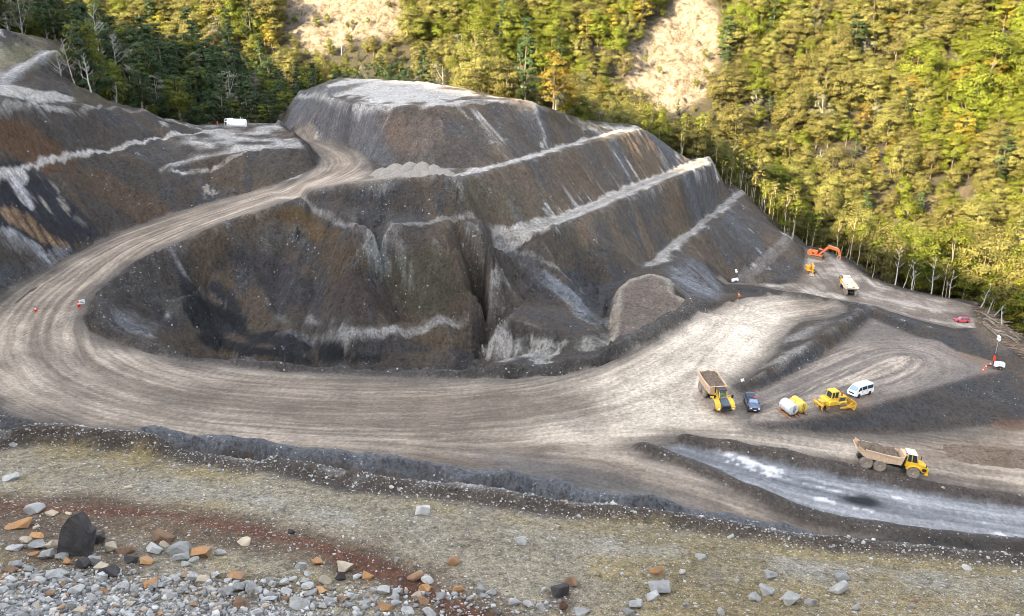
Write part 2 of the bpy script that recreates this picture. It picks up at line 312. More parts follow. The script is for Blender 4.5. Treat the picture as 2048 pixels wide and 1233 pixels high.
# ruts on the travelled surfaces
cl_main = smooth_line(np.vstack([LP([(560,265,27),(670,305,25),(690,330,24.8),(640,355,23),(560,390,20),(470,420,17.5),(380,455,15),(290,490,12.5),(200,540,10.5),(120,600,9),(80,660,8),(100,720,7),(180,770,5.5),(320,805,4),(520,830,2.4),(760,845,1),(1000,845,.2),(1200,820,-.2),(1360,770,-.4)])]), 10)
cl_br = smooth_line(LP([(900,840,.5),(1150,810,0),(1300,760,-.2),(1400,700,-.6),(1500,640,-1.6),(1600,612,-2.2),(1700,618,-2.4)]), 10)
cl_br2 = smooth_line(LP([(1480,640,-1.6),(1420,720,-.6),(1390,790,-.4),(1440,850,-.8),(1560,880,-1.6),(1760,900,-3.6),(1950,925,-5.5),(2150,950,-7),(2380,960,-8.6)]), 10)
cl_low = smooth_line(LP([(1000,880,.4),(1250,860,-.2),(1480,875,-1),(1700,900,-3.4),(1950,935,-5.8),(2150,960,-7.4),(2380,970,-9)]), 10)
cl_wet = smooth_line(LP([(1330,895,-1),(1480,945,-2.6),(1650,990,-4.4),(1850,1030,-6.4),(2048,1060,-8),(2200,1080,-9),(2380,1100,-11)]), 6)
cl_out = smooth_line(LP([(800,890,1.0),(1050,915,.2),(1250,950,-1.4),(1420,1000,-3),(1600,1050,-4.6)]), 10)
pc = P(1790, 722, -2.6)
ring = np.array([(pc[0] + 9 * math.cos(a) * r, pc[1] + 15 * math.sin(a) * r, 0) for r in (1.0,) for a in np.linspace(0, 2 * math.pi, 60)])
cl_pad = smooth_line(LP([(1440,850,-.6),(1520,815,-.5),(1600,775,-1),(1700,735,-1.8),(1800,690,-3),(1860,700,-3.4),(1880,735,-3),(1820,770,-2.2),(1740,785,-1.6),(1640,800,-1),(1540,830,-.7)]), 10)
cl_yard = smooth_line(LP([(1640,530,-16.4),(1660,560,-17),(1700,590,-17.6),(1790,610,-19),(1930,640,-22.4)]), 6)
C2 = np.zeros(Z.shape); S2 = np.zeros(Z.shape)
for A, mask in ((cl_main, None), (cl_br, None), (cl_br2, None), (cl_low, None), (cl_out, None), (cl_wet, s_wet > -1), (cl_pad, s_pad > -2), (cl_yard, s_yard > -2)):
    D, S, TX, TY = poly_dist(A, 30); w = 1 / (1.5 + np.minimum(D, 200)) ** 3
    if mask is not None: w = w * mask * 30
    C2 += w * (TX * TX - TY * TY); S2 += w * 2 * TX * TY
ACR = np.zeros(Z.shape); ALG = np.zeros(Z.shape); BD = np.full(Z.shape, 1e3)
for q_, (A, bias) in enumerate(((cl_main, 0.0), (cl_br, 3.0), (cl_low, 4.0), (cl_out, 4.0), (cl_wet, 0.0), (cl_pad, 0.0), (cl_yard, 0.0))):
    D, S, TX, TY = poly_dist(A, 32); gy0, gx0 = np.gradient(D, GS); sg = np.sign(TX * gy0 - TY * gx0)
    D2 = D + bias + (40 if q_ == 4 else 0) * (s_wet < 0) + (40 if q_ == 5 else 0) * (s_pad < -1) + (40 if q_ == 6 else 0) * (s_yard < -1)
    m_ = D2 < BD; BD[m_] = D2[m_]; ACR[m_] = (D * sg + 50 * q_)[m_]; ALG[m_] = S[m_]
an = .5 * np.arctan2(blur(S2, 2) , blur(C2, 2)); an += .10 * fbm(XX, YY, 18, 51, 2)
TDX, TDY = np.cos(an), np.sin(an)
track_f = smear(rng.standard_normal(Z.shape), TDX, TDY, 22, 1.5)
track_c = smear(blur(rng.standard_normal(Z.shape), 8) * 8, TDX, TDY, 24, 2.5)
trav = np.maximum.reduce([s_road, s_wet, s_pad, s_yard]) > -.5
Z += np.where(trav, .025 * track_f + .05 * track_c, 0) * edge_fade
# gravel dump mounds and hollows
def mound(u, v, z, r, h, p=1.4):
    global Z
    q = P(u, v, z); d = np.hypot(XX - q[0], YY - q[1]) + .8 * fbm(XX, YY, 2.5, 61, 2); Z = Z + h * np.clip(1 - d / r, 0, 1) ** p
mound(1870, 690, -3.4, 4.5, 1.0); mound(1130, 690, -.8, 5, 1.0); mound(1205, 690, -1, 5, .9); mound(1040, 690, -2, 5, .8)

# pixel of every grid vertex (to survey the ground colours from the photograph)
_q = np.stack([XX, YY, Z - CAM_Z], -1); _ax = _q @ FWD; UU = PW/2 + FPX * _q[..., 0] / _ax; VV = PH/2 - FPX * (_q @ UPV) / _ax
UU = UU + 22 * fbm(XX, YY, 8, 71, 3); VV = VV + 12 * fbm(XX, YY, 8, 75, 3)
def blob(u, v, ru, rv, ang=0, soft=.5):
    c, s = math.cos(R(ang)), math.sin(R(ang)); x = (UU - u) * c + (VV - v) * s; y = -(UU - u) * s + (VV - v) * c
    return 1 - sstep(np.sqrt((x / ru)**2 + (y / rv)**2), soft, 1.0)
def rag(b): return sstep(b * 1.15 + RN, .38, .72)
def speck(col): return np.clip(.62 + .30 * streak + .9 * n2, .12, 1) if max(col) > .14 else 1.0
# ------------------------------------------------------------------ ground colours (albedo)
def mix(c, col, w):
    return c * (1 - w[..., None]) + np.array(col) * w[..., None]
n1 = fbm(XX, YY, 14, 81, 4); n2 = fbm(XX, YY, 4, 85, 4); n3 = fbm(XX, YY, 30, 89, 3)
RN = .75 * n2 + .35 * n1 + .07 * streak + .06 * streak2 - .05
Cc = np.zeros(Z.shape + (3,)) + np.array((.056, .046, .038))
Cc = mix(Cc, (.082, .060, .040), sstep(n1 + .25 * n3, -.1, .25) * .8)
Cc = mix(Cc, (.034, .034, .036), sstep(n2 + .5 * streak2 * .2, .05, .35) * .8)
m_pit = ~(m_left | m_hill | near) & (s_road < 0) & (s_wet < 0) & (s_pad < 0) & (s_yard < 0)
# left hill: dark grey, rusty seam, black coal with pale and ochre rock
L = lambda w, m: w * blur(m.astype(float), 2)
for (u, v, ru, rv, a, col, k) in [
    (60,290,170,60,20,(0.096,0.048,0.022),.8),(250,400,260,46,32,(0.074,0.048,0.029),.85),(330,330,160,30,25,(0.054,0.051,0.051),.6),
    (40,410,210,85,38,(0.014,0.015,0.019),.95),(150,440,150,28,38,(0.019,0.021,0.027),.8),(30,360,40,26,30,(.36,.34,.33),1.0),(50,392,50,20,40,(.32,.31,.31),.9),
    (60,450,90,24,28,(0.240,0.150,0.080),.85),(110,478,50,14,30,(0.250,0.160,0.090),.8),(30,485,100,30,25,(.26,.26,.27),.8),(90,520,80,26,-20,(0.220,0.220,0.230),.55),(20,545,70,30,-10,(0.058,0.058,0.064),.6),
    (560,330,90,40,-10,(0.054,0.045,0.032),.7),(400,285,60,14,-12,(0.045,0.037,0.026),.6),(120,90,120,30,20,(0.160,0.140,0.090),.5),(20,130,60,40,0,(0.170,0.140,0.080),.5)]:
    Cc = mix(Cc, col, L(rag(blob(u, v, ru, rv, a, .3)) * k * speck(col), m_left))
# spoil hill
for (u, v, ru, rv, a, col, k) in [
    (700,255,190,62,8,(0.080,0.054,0.038),.9),(820,260,90,70,0,(0.077,0.056,0.042),.7),(1000,400,150,60,10,(0.064,0.052,0.035),.8),(1020,270,150,60,0,(0.054,0.047,0.040),.6),
    (1150,490,110,45,25,(0.058,0.048,0.033),.7),(720,390,70,26,0,(0.035,0.038,0.046),.8),(1250,440,170,60,-35,(0.044,0.042,0.041),.6),(1480,470,120,60,-40,(0.045,0.045,0.046),.6),(1180,590,110,50,30,(0.038,0.042,0.050),.7)]:
    Cc = mix(Cc, col, L(rag(blob(u, v, ru, rv, a, .2)) * k, m_hill | m_pit))
band = fbm(XX + .55 * YY, YY * .25, 14, 401, 3)
Cc = mix(Cc, (.060, .064, .072), L(sstep(band, .02, .22) * .75 * steep, m_hill)); Cc = mix(Cc, (.088, .062, .040), L(sstep(-band, .05, .25) * .6 * steep, m_hill))
pale = sstep(streak2 * .5 + 1.2 * n1 + .35 * streak, .55, 1.5)
for (u, v, ru, rv, a, k) in [(1200,350,150,45,-32,.9),(1000,225,110,24,0,.8),(1300,345,110,40,25,.9),(760,185,190,34,2,.0),(880,255,30,45,60,.9),(960,250,120,40,30,.5),(1180,395,120,16,-28,1.0),(1120,420,100,12,-24,.9)]:
    Cc = mix(Cc, (0.300,0.290,0.280), L(np.clip(blob(u, v, ru, rv, a, .2) * k * pale * .9, 0, 1), m_hill))
# flat ground on the spoil hill and crests gathers pale gravel
flat = 1 - sstep(slope, .16, .42)
conv = sstep(blur(Z, 2) - blur(Z, 9), .10, .42)
Cc = mix(Cc, (.30, .285, .265), blur((m_hill | m_left).astype(float), 2) * np.clip(flat * (.5 + 1.5 * n2) , 0, 1) * .75 * (1 - blob(1550,540,120,60,-20,.7)))
Cc = mix(Cc, (.27, .26, .25), blur((m_hill | m_left | m_pit).astype(float), 2) * np.clip(conv * (.3 + 1.4 * n2 + .15 * streak), 0, 1) * .5)
# pit colours; the near-black patches paint shade into the recesses
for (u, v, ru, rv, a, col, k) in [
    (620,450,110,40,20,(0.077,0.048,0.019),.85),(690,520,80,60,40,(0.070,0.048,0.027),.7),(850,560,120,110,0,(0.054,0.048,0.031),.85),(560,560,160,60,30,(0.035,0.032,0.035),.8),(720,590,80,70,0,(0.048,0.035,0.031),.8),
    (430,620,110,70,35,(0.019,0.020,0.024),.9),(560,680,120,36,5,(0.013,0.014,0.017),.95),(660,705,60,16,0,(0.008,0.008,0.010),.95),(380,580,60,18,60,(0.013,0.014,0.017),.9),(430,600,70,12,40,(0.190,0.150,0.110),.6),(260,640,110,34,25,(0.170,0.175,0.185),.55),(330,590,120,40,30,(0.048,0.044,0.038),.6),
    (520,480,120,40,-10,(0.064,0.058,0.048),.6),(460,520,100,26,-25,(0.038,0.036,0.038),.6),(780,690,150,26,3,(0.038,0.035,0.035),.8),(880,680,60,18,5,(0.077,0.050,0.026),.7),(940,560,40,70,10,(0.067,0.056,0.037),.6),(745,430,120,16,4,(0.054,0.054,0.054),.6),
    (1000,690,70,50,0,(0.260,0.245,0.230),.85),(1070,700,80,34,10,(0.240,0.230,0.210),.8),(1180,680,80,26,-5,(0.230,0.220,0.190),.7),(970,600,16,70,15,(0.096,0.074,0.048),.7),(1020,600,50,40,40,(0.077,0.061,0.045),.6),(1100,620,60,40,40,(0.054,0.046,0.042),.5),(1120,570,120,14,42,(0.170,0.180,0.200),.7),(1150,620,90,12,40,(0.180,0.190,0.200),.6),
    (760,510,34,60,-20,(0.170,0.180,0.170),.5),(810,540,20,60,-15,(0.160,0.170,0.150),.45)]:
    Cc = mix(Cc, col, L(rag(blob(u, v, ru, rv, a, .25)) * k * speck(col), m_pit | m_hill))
for (u, v, ru, rv, a) in [(400,620,46,60,-35),(450,690,110,24,14),(560,712,120,18,4),(650,690,36,30,20),(480,650,90,16,40),(700,716,120,10,3)]: Cc = mix(Cc, (.009, .010, .012), L(rag(blob(u, v, ru, rv, a, .3)) * .92, m_pit))  # shade of the chasm and deep recesses, painted near black
ledge = np.clip(blob(720,664,110,10,-6,.3) + blob(600,640,60,14,10,.3) + blob(880,642,90,6,-3,.3), 0, 1)
Cc = mix(Cc, (.24, .23, .22), L(ledge * np.clip(.25 + 1.5 * n2, 0, 1), m_pit))
sp_top = sdf(LP([(1232,690,-.2),(1230,640,.6),(1238,577,2.4),(1264,558,3),(1300,549,3),(1334,558,2.8),(1343,582,2.2),(1394,622,.6),(1376,642,0),(1262,690,.2)]), 6)
Cc = mix(Cc, (.135, .106, .084), sstep(sp_top + 1.6 * n2, -1.0, .6) * .9); Cc = mix(Cc, (.25, .22, .18), np.clip((sstep(sp_top + n2, -2.0, -.6) - sstep(sp_top + n2, .2, 1.4)), 0, 1) * .75)
Cc = mix(Cc, (.15, .155, .17), L(blob(1392,560,70,42,35,.5) * (.7 + .2 * streak), m_pit | m_hill))
# roads: packed brown-grey base, pale dust where traffic runs
r_in = sstep(s_road, -.6, .8)
tr = .5 + .20 * track_c + .26 * track_f + .5 * n1
dust = sstep(tr, .15, .95)
rc = mix(np.zeros_like(Cc) + np.array((.150, .124, .102)), (.33, .285, .238), dust * .85)
quiet = np.clip(blob(760,810,520,62,3,.6) + blob(1050,930,330,60,8,.5), 0, 1)
rc = mix(rc, (.128, .104, .084), quiet * np.clip(.95 - .22 * track_f - .12 * track_c, 0, 1) * .8)
rc = mix(rc, (.085, .082, .082), blob(1180,970,300,44,14,.5) * .75)
bright = np.clip(blob(1430,690,230,95,-28,.45) + blob(1330,790,230,70,5,.3) * .8 + blob(1220,850,260,40,-4,.3) * .5 + .45 * blob(1600,890,240,30,8,.3), 0, 1)
rc = mix(rc, (.50, .45, .385), bright * np.clip(.82 + .20 * track_c + .1 * track_f, 0, 1))
rc = mix(rc, (.17, .135, .105), np.clip(blob(1900,890,230,50,-5,.3) + .6 * blob(1420,815,60,26,30,.3), 0, 1) * np.clip(.6 + .25 * track_c, 0, 1))
e_dark = 1 - sstep(s_road + .9 * n2, .8, 4.5)
rc = mix(rc, (.075, .068, .063), e_dark * .75 * (1 - bright * .6))
rc = rc * np.array((1.05, 1.0, .93)); Cc = Cc * (1 - r_in[..., None]) + rc * r_in[..., None]
# wet road
w_in = sstep(s_wet, -.2, 1.2)
wcol = mix(np.zeros_like(Cc) + np.array((.135, .137, .145)), (.27, .27, .275), sstep(.5 + .3 * track_c + .2 * track_f, .2, 1.0))
Cc = Cc * (1 - w_in[..., None]) + wcol * w_in[..., None]
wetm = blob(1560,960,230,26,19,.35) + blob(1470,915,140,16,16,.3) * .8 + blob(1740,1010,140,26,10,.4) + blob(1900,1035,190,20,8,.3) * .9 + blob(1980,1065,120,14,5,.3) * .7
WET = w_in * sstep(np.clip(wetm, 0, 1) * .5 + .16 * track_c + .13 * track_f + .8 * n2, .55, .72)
Cc = mix(Cc, (.52, .51, .50), WET * .85); Cc = mix(Cc, (.014, .015, .018), w_in * blob(1725,1006,62,17,8,.35))  # pale silt colour, also painting in the sky reflected by the puddles
WET = np.maximum(WET, r_in * .55 * blob(1480,815,100,18,8,.3) * sstep(n2 + .2 * track_c, -.1, .25))
# parking pad, yard
p_in = sstep(s_pad, -.5, 1.5)
pcol = mix(np.zeros_like(Cc) + np.array((.125, .115, .11)), (.42, .38, .33), np.clip(.7 * sstep(.5 + .25 * track_c + .30 * track_f, .2, 1.1) * (blob(1740,735,230,66,-6,.25) + .8 * blob(1580,800,170,44,-20,.3)), 0, 1))
pcol = mix(pcol, (.14, .10, .07), np.clip(blob(1960,715,90,30,30,.2) * .8 + blob(1700,810,90,20,-15,.2) * .5, 0, 1))
pcol = pcol * np.array((1.10, 1.0, .90)); Cc = Cc * (1 - p_in[..., None]) + pcol * p_in[..., None]
y_in = sstep(s_yard, -1.2, 1.2)
ycol = mix(np.zeros_like(Cc) + np.array((.155, .125, .10)), (.33, .29, .25), sstep(.45 + .3 * track_c + .2 * track_f + n2, .2, 1.1) * .8)
ycol = mix(ycol, (.11, .085, .065), np.clip(blob(1600,565,40,20,0,.3) + blob(1930,625,50,24,0,.3) * .6 + blob(1480,570,60,14,5,.3), 0, 1) * .8)
Cc = Cc * (1 - y_in[..., None]) + ycol * y_in[..., None]
# berms
brown = np.array((0.061,0.047,0.037))
for Wb, col, k in ((W_in, (0.056,0.049,0.044), .9), (W_wr, (.105, .108, .115), .9), (W_b3, (0.056,0.042,0.032), .9), (W_b4, (0.054,0.044,0.035), .9)):
    Cc = mix(Cc, col, sstep(Wb, .05, .45) * k)
Cc = mix(Cc, (0.040,0.041,0.046), L(np.clip(blob(1570,745,120,22,-36,.4) + blob(1790,825,260,40,-10,.5), 0, 1) * .9 * steep, m_pit)); Cc = mix(Cc, (0.210,0.195,0.180), L(blob(1580,695,120,26,-38,.3) * .7 * np.clip(.7 + n2 * 2, 0, 1), m_pit))
Cc = mix(Cc, (0.096,0.054,0.032), blob(2030,850,70,22,-10,.3) * .8); Cc = mix(Cc, (0.160,0.120,0.080), L(blob(1990,660,60,50,40,.3) * .8, m_pit))
# near bench: brown berm, mossy gravel, grey gravel, rust-red seep
nb = blur(near.astype(float), 1)
u0, v0 = UU, VV
nc = mix(np.zeros_like(Cc) + np.array((.225, .192, .135)), (.185, .138, .056), np.clip(sstep(n1 + .6 * n2, -.15, .35), 0, 1) * .75)
dcr = bench_y - YY + 2.0 * n1 + .8 * n2
nc = mix(nc, (.17, .128, .05), (1 - sstep(np.abs(dcr - 4.8), .8, 4.2)) * np.clip(.35 + 1.3 * n2, 0, .6))
nc = mix(nc, (.21, .195, .165), (1 - sstep(np.abs(dcr - 8.5), .8, 4.0)) * np.clip(.35 + 1.3 * n2, 0, .8))
nc = mix(nc, (.058, .045, .034), 1 - sstep(dcr, 1.8, 3.8))
nc = mix(nc, (.26, .25, .24), (1 - sstep(np.abs(dcr - .2), .2, .9)) * np.clip(.5 + 2 * n2, 0, 1))
seep = LP([(-60,1010,18),(60,1015,18),(200,1020,18),(330,1025,18),(430,1045,18),(500,1058,18),(560,1080,18),(640,1095,18),(720,1130,18.2),(790,1160,18.4),(860,1190,18.8),(930,1225,19.2),(980,1260,19.4)])
Ds = poly_dist(seep, 14)[0] + 1.2 * n2 + .6 * n1
halo = 1 - sstep(Ds - 2.6 * blob(200,1070,420,90,5,.3), .8, 4.5)
nc = mix(nc, (.085, .052, .028), halo * .9); nc = mix(nc, (.095, .034, .015), (1 - sstep(Ds, .2, 1.3)) * .9)
nc = mix(nc, (.085, .058, .036), np.clip(blob(130,1100,260,80,6,.3) + blob(540,1180,230,50,8,.3) * .7, 0, 1) * .8); nc = mix(nc, (.10, .045, .022), blob(60,1015,90,14,4,.3) * .6)
nc = mix(nc, (.07, .042, .028), np.clip(blob(1130,1200,40,40,0,.2) + blob(1000,1190,160,12,20,.3) * .5, 0, 1) * .8)
nc = mix(nc, (.27, .27, .275), blob(250,1235,560,56,2,.4) * .85)
Cc = Cc * (1 - nb[..., None]) + nc * nb[..., None]
Cc = Cc * (1 + .5 * (n2 * .7 + .06 * streak * steep + .10 * rng.standard_normal(Z.shape)))[..., None]
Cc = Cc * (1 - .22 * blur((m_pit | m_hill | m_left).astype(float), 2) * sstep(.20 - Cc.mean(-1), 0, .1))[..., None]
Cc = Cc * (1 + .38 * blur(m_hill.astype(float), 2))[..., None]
Cc = np.clip(Cc, .008, .6)
def stripe(A, hw, col, k, dy=0.0):
    global Cc
    D = poly_dist(A, hw + 2)[0] + .5 * n2; Cc = mix(Cc, col, (1 - sstep(D, hw * .55, hw)) * np.clip(k + .10 * streak + .6 * n2, 0, 1))
mid = lambda A, d: offset(A, d)
PALE = (.34, .32, .295)
stripe(mid(L1, -.6), .55, PALE, .95); stripe(mid(b1, -.8), 1.0, PALE, .95); stripe(mid(b2, -2.1), 1.3, (.24, .222, .20), .9); stripe(mid(b2, -.3), .8, PALE, .8); stripe(mid(b2, -3.4), .7, PALE, .8); stripe(mid(b3, -1.6), 1.4, (.25, .235, .215), .9); stripe(mid(b4, -1.5), 2.2, (.12, .105, .095), .9)
stripe(mesa_brow, .6, PALE, .5); stripe(LP([(-120,212,42.3),(0,207,41.6),(75,207,40.2),(150,213,38.8),(205,207,38.2),(310,226,34.4),(370,246,31.4),(400,258,29.8)]), .7, PALE, .4)
stripe(LP([(322,333,24.6),(400,314,25.8),(455,302,26.9)]), .8, (.24, .23, .21), .6); stripe(LP([(345,337,24.3),(450,313,26),(550,292,27.2),(585,283,27.4)]), .6, PALE, .5)
stripe(LP([(600,402,19.2),(660,427,18.4),(750,456,17.4),(860,444,17),(950,439,16.7)]), .6, (.22, .215, .21), .5); stripe(LP([(690,664,-.1),(765,658,-.1),(870,645,-.1),(930,640,-.1)]), .8, (.24, .23, .22), .55); stripe(LP([(560,690,-4),(640,675,-2),(700,665,-.3)]), .8, (.2, .195, .19), .3)
stripe(LP([(985,474,12),(1040,520,7.8),(1105,570,3.3),(1160,610,-.4),(1208,648,-2.6)]), 1.6, (.085, .09, .10), .55); stripe(LP([(990,470,12.6),(1080,512,8.6),(1140,540,5)]), .6, (.24, .23, .22), .35)
Cc = mix(Cc, (.33, .315, .295), L(rag(blob(780,182,220,30,3,.4)) * .85 * sstep(.55 - slope, 0, .3), m_hill)); Cc = mix(Cc, (.31, .295, .27), L(rag(blob(60,188,120,16,8,.4)) * .8, m_left)); Cc = mix(Cc, (.34, .32, .29), L(rag(blob(1190,240,80,26,10,.3)) * .8, m_hill))
Cc = mix(Cc, (.17, .155, .09), L(blob(40,110,90,40,0,.3) * .6, m_left)); stripe(LP([(0,165,44.6),(40,135,47),(92,103,49.4),(118,98,49.8)]), 2.4, (.17, .165, .165), .9); stripe(LP([(10,160,44.8),(48,133,47),(96,103,49.4)]), .8, PALE, .6)
stripe(LP([(34,606,8.6),(52,590,9),(74,576,9.4)]), .5, (.02, .02, .022), .95)
# woodland floor beyond the quarry edges
z_wood = np.vstack([LP([(110,82,51.4),(125,100,49.8),(150,211,38.8),(205,207,38.2),(310,226,34.4),(370,244,31.4),(400,248,29.6),(552,244,28.9),(575,225,31),(600,184,35.6),(650,175,39),(680,153,40.4),(760,157,40.4),(850,162,39.8),(930,174,38.8),(978,190,37.4),(1040,197,37),(1110,214,34.6),(1200,238,29),(1275,248,25.3),(1420,312,13),(1485,376,-1),(1574,468,-9)]), offset(pad_far, 4.0), LP([(1990,622,-21),(2020,645,-19.4),(2060,685,-17),(2140,745,-14)]), np.array([(205, 150, 0), (205, 350, 0), (-170, 350, 0), (-170, 225, 0)])])
m_wood = inside(z_wood); wd = blur(m_wood.astype(float), 2)
Cc = mix(Cc, (.045, .036, .022), wd * np.clip(.85 + n2, 0, 1))
# amount of loose pale stones
toe = sstep(blur(Z, 9) - blur(Z, 2), .10, .42)
STONE = np.clip(-.06 + .5 * n2 + .35 * conv + .35 * toe, 0, 1) * np.clip(1 - sstep(np.maximum.reduce([s_road, s_wet, s_pad]), -.5, 1.0) * .93, 0, 1)
STONE = STONE * (1 - .8 * sstep(s_yard, -1, 1)); STONE = np.where(near, .5 + n2, STONE).clip(0, 1)
STONE = STONE * (1 - wd); STONE = np.maximum(STONE, .5 * W_wr * np.clip(.3 + 2 * n2, 0, 1)); STONE = np.maximum(STONE, .45 * np.clip(W_in + W_b3 + W_b4, 0, 1) * np.clip(.6 + 2 * n2, 0, 1))

# ------------------------------------------------------------------ node helpers and ground material
class NT:
    def __init__(s, name):
        s.m = bpy.data.materials.new(name); s.m.use_nodes = True; s.t = s.m.node_tree; s.n = s.t.nodes; s.b = s.n['Principled BSDF']
    def node(s, typ, **kw):
        n = s.n.new(typ); ins = kw.pop('ins', {})
        for k, v in kw.items(): setattr(n, k, v)
        for k, v in ins.items():
            if isinstance(v, bpy.types.NodeSocket): s.t.links.new(v, n.inputs[k])
            else: n.inputs[k].default_value = v
        return n
    def link(s, a, b): s.t.links.new(a, b)
    def math(s, op, a, b=0.0, clamp=False):
        return s.node('ShaderNodeMath', operation=op, use_clamp=clamp, ins={0: a, 1: b}).outputs[0]
    def mix(s, f, a, b, mode='MIX'):
        n = s.node('ShaderNodeMix', data_type='RGBA', blend_type=mode, ins={'Factor': f, 6: a, 7: b}); return n.outputs[2]
    def noise(s, vec, scale, detail=4.0, rough=.6):
        return s.node('ShaderNodeTexNoise', ins={'Vector': vec, 'Scale': scale, 'Detail': detail, 'Roughness': rough}).outputs[0]
    def ramp(s, f, stops):
        r = s.node('ShaderNodeValToRGB', ins={0: f}); e = r.color_ramp.elements
        while len(e) < len(stops): e.new(.5)
        for k, (p, c) in enumerate(stops): e[k].position = p; e[k].color = c if len(c) == 4 else (*c, 1)
        return r.outputs[0]
def ground_material():
    g = NT('quarry_ground')
    pos = g.node('ShaderNodeNewGeometry').outputs['Position']
    col = g.node('ShaderNodeAttribute', attribute_name='Col').outputs['Color']
    ax = g.node('ShaderNodeSeparateXYZ', ins={0: g.node('ShaderNodeAttribute', attribute_name='Aux').outputs['Color']}).outputs
    stone, wet, fine = ax[0], ax[1], ax[2]
    nz = g.noise(pos, 2.2, 6, .72); nf = g.noise(pos, 9.0, 4, .7)
    mp = g.node('ShaderNodeMapping', ins={'Vector': pos, 'Scale': (1.0, 1.0, .14)}).outputs[0]
    nv = g.noise(mp, 1.5, 8, .75); nl = g.noise(pos, .6, 6, .7)
    k = g.math('ADD', g.math('ADD', g.math('MULTIPLY_ADD', nz, 2.3), g.math('MULTIPLY', nf, 1.0)), g.math('ADD', g.math('MULTIPLY', nv, 1.9), g.math('MULTIPLY', nl, .9)))
    for nd in g.n:
        if nd.type == 'MATH' and nd.operation == 'MULTIPLY_ADD': nd.inputs[2].default_value = -2.22
    k = g.math('MAXIMUM', k, .12)
    tk = g.node('ShaderNodeSeparateXYZ', ins={0: g.node('ShaderNodeAttribute', attribute_name='Trk').outputs['Color']}).outputs
    wob = g.noise(pos, .15, 3, .5)
    tv = g.node('ShaderNodeCombineXYZ', ins={0: g.math('ADD', g.math('MULTIPLY', tk[0], 1.0), g.math('MULTIPLY', wob, 3.0)), 1: g.math('MULTIPLY', tk[1], .03), 2: 0.0}).outputs[0]
    ts = g.math('MULTIPLY_ADD', g.noise(tv, 1.3, 8, .72), 1.8); g.n[-1].inputs[2].default_value = -.4
    for nd in list(g.n)[-2:]:
        if nd.type == 'MATH' and nd.operation == 'MULTIPLY_ADD': nd.inputs[2].default_value = .12
    trk_f = g.node('ShaderNodeMix', data_type='FLOAT', ins={'Factor': tk[2], 2: 1.0, 3: g.math('MAXIMUM', ts, .38)}).outputs[0]
    soft = g.node('ShaderNodeMix', data_type='FLOAT', ins={'Factor': g.math('MULTIPLY', tk[2], .55), 2: k, 3: .95}).outputs[0]
    k = g.math('MULTIPLY', soft, trk_f)
    c = g.mix(1.0, col, g.node('ShaderNodeCombineColor', ins={0: k, 1: k, 2: k}).outputs[0], 'MULTIPLY')
    h = g.math('ADD', g.math('MULTIPLY', nz, .22), g.math('MULTIPLY', nv, .55))
    for sc, wgt, shade in ((1.9, 1.0, .30), (4.6, 1.1, .34)):
        v = g.node('ShaderNodeTexVoronoi', feature='F1', ins={'Vector': pos, 'Scale': sc, 'Randomness': 1.0})
        rnd = g.node('ShaderNodeSeparateColor', ins={0: v.outputs['Color']}).outputs
        pick = g.math('GREATER_THAN', g.math('MULTIPLY', stone, .42 * wgt), rnd[0])
        size = g.math('MULTIPLY_ADD', rnd[1], .28); g.n[-1].inputs[2].default_value = .10
        blobm = g.math('MULTIPLY', g.math('LESS_THAN', v.outputs['Distance'], size), pick)
        sc_ = g.mix(rnd[2], (.17, .165, .16, 1), (.40, .385, .365, 1))
        c = g.mix(g.math('MULTIPLY', blobm, .85), c, sc_)
        h = g.math('ADD', h, g.math('MULTIPLY', blobm, .10))
    v = g.node('ShaderNodeTexVoronoi', feature='F1', ins={'Vector': pos, 'Scale': 11.0})
    gr = g.node('ShaderNodeSeparateColor', ins={0: v.outputs['Color']}).outputs
    gk = g.mix(gr[0], (.45, .45, .45, 1), (1.65, 1.62, 1.58, 1)); gm = g.mix(g.math('MULTIPLY', fine, .95), (1, 1, 1, 1), gk)
    c = g.mix(1.0, c, gm, 'MULTIPLY')
    h = g.math('ADD', h, g.math('MULTIPLY', nf, .06))
    g.link(c, g.b.inputs['Base Color'])
    g.link(g.math('MULTIPLY_ADD', wet, -.86), g.b.inputs['Roughness']); g.n[-1].inputs[2].default_value = .93
    g.b.inputs['Specular IOR Level'].default_value = .35
    bp = g.node('ShaderNodeBump', ins={'Strength': .9, 'Distance': .5, 'Height': g.math('MULTIPLY', h, g.math('SUBTRACT', 1.02, wet))})
    g.link(bp.outputs[0], g.b.inputs['Normal']); return g.m
MG = ground_material()
FINE = np.where(near, .8, .25); FINE = np.where(np.maximum(s_road, s_wet) > 0, .18, FINE)
AUX = np.stack([STONE, WET, blur(FINE, 2)], -1)
TRK = np.stack([ACR, ALG, np.clip(np.maximum.reduce([sstep(s_road, -.5, 1.0), sstep(s_wet, -.2, 1), .8 * sstep(s_pad, -.5, 1.5), .7 * sstep(s_yard, -1, 1)]) * (1 - np.clip(W_in + W_b3 + W_b4 + W_wr, 0, 1)), 0, 1) * (1 - nb) * (1 - .6 * bright)], -1)
gy_, gx_ = np.gradient(Z, GS); NRM = np.stack([-gx_, -gy_, np.ones_like(Z)], -1); NRM /= np.linalg.norm(NRM, axis=-1)[..., None]
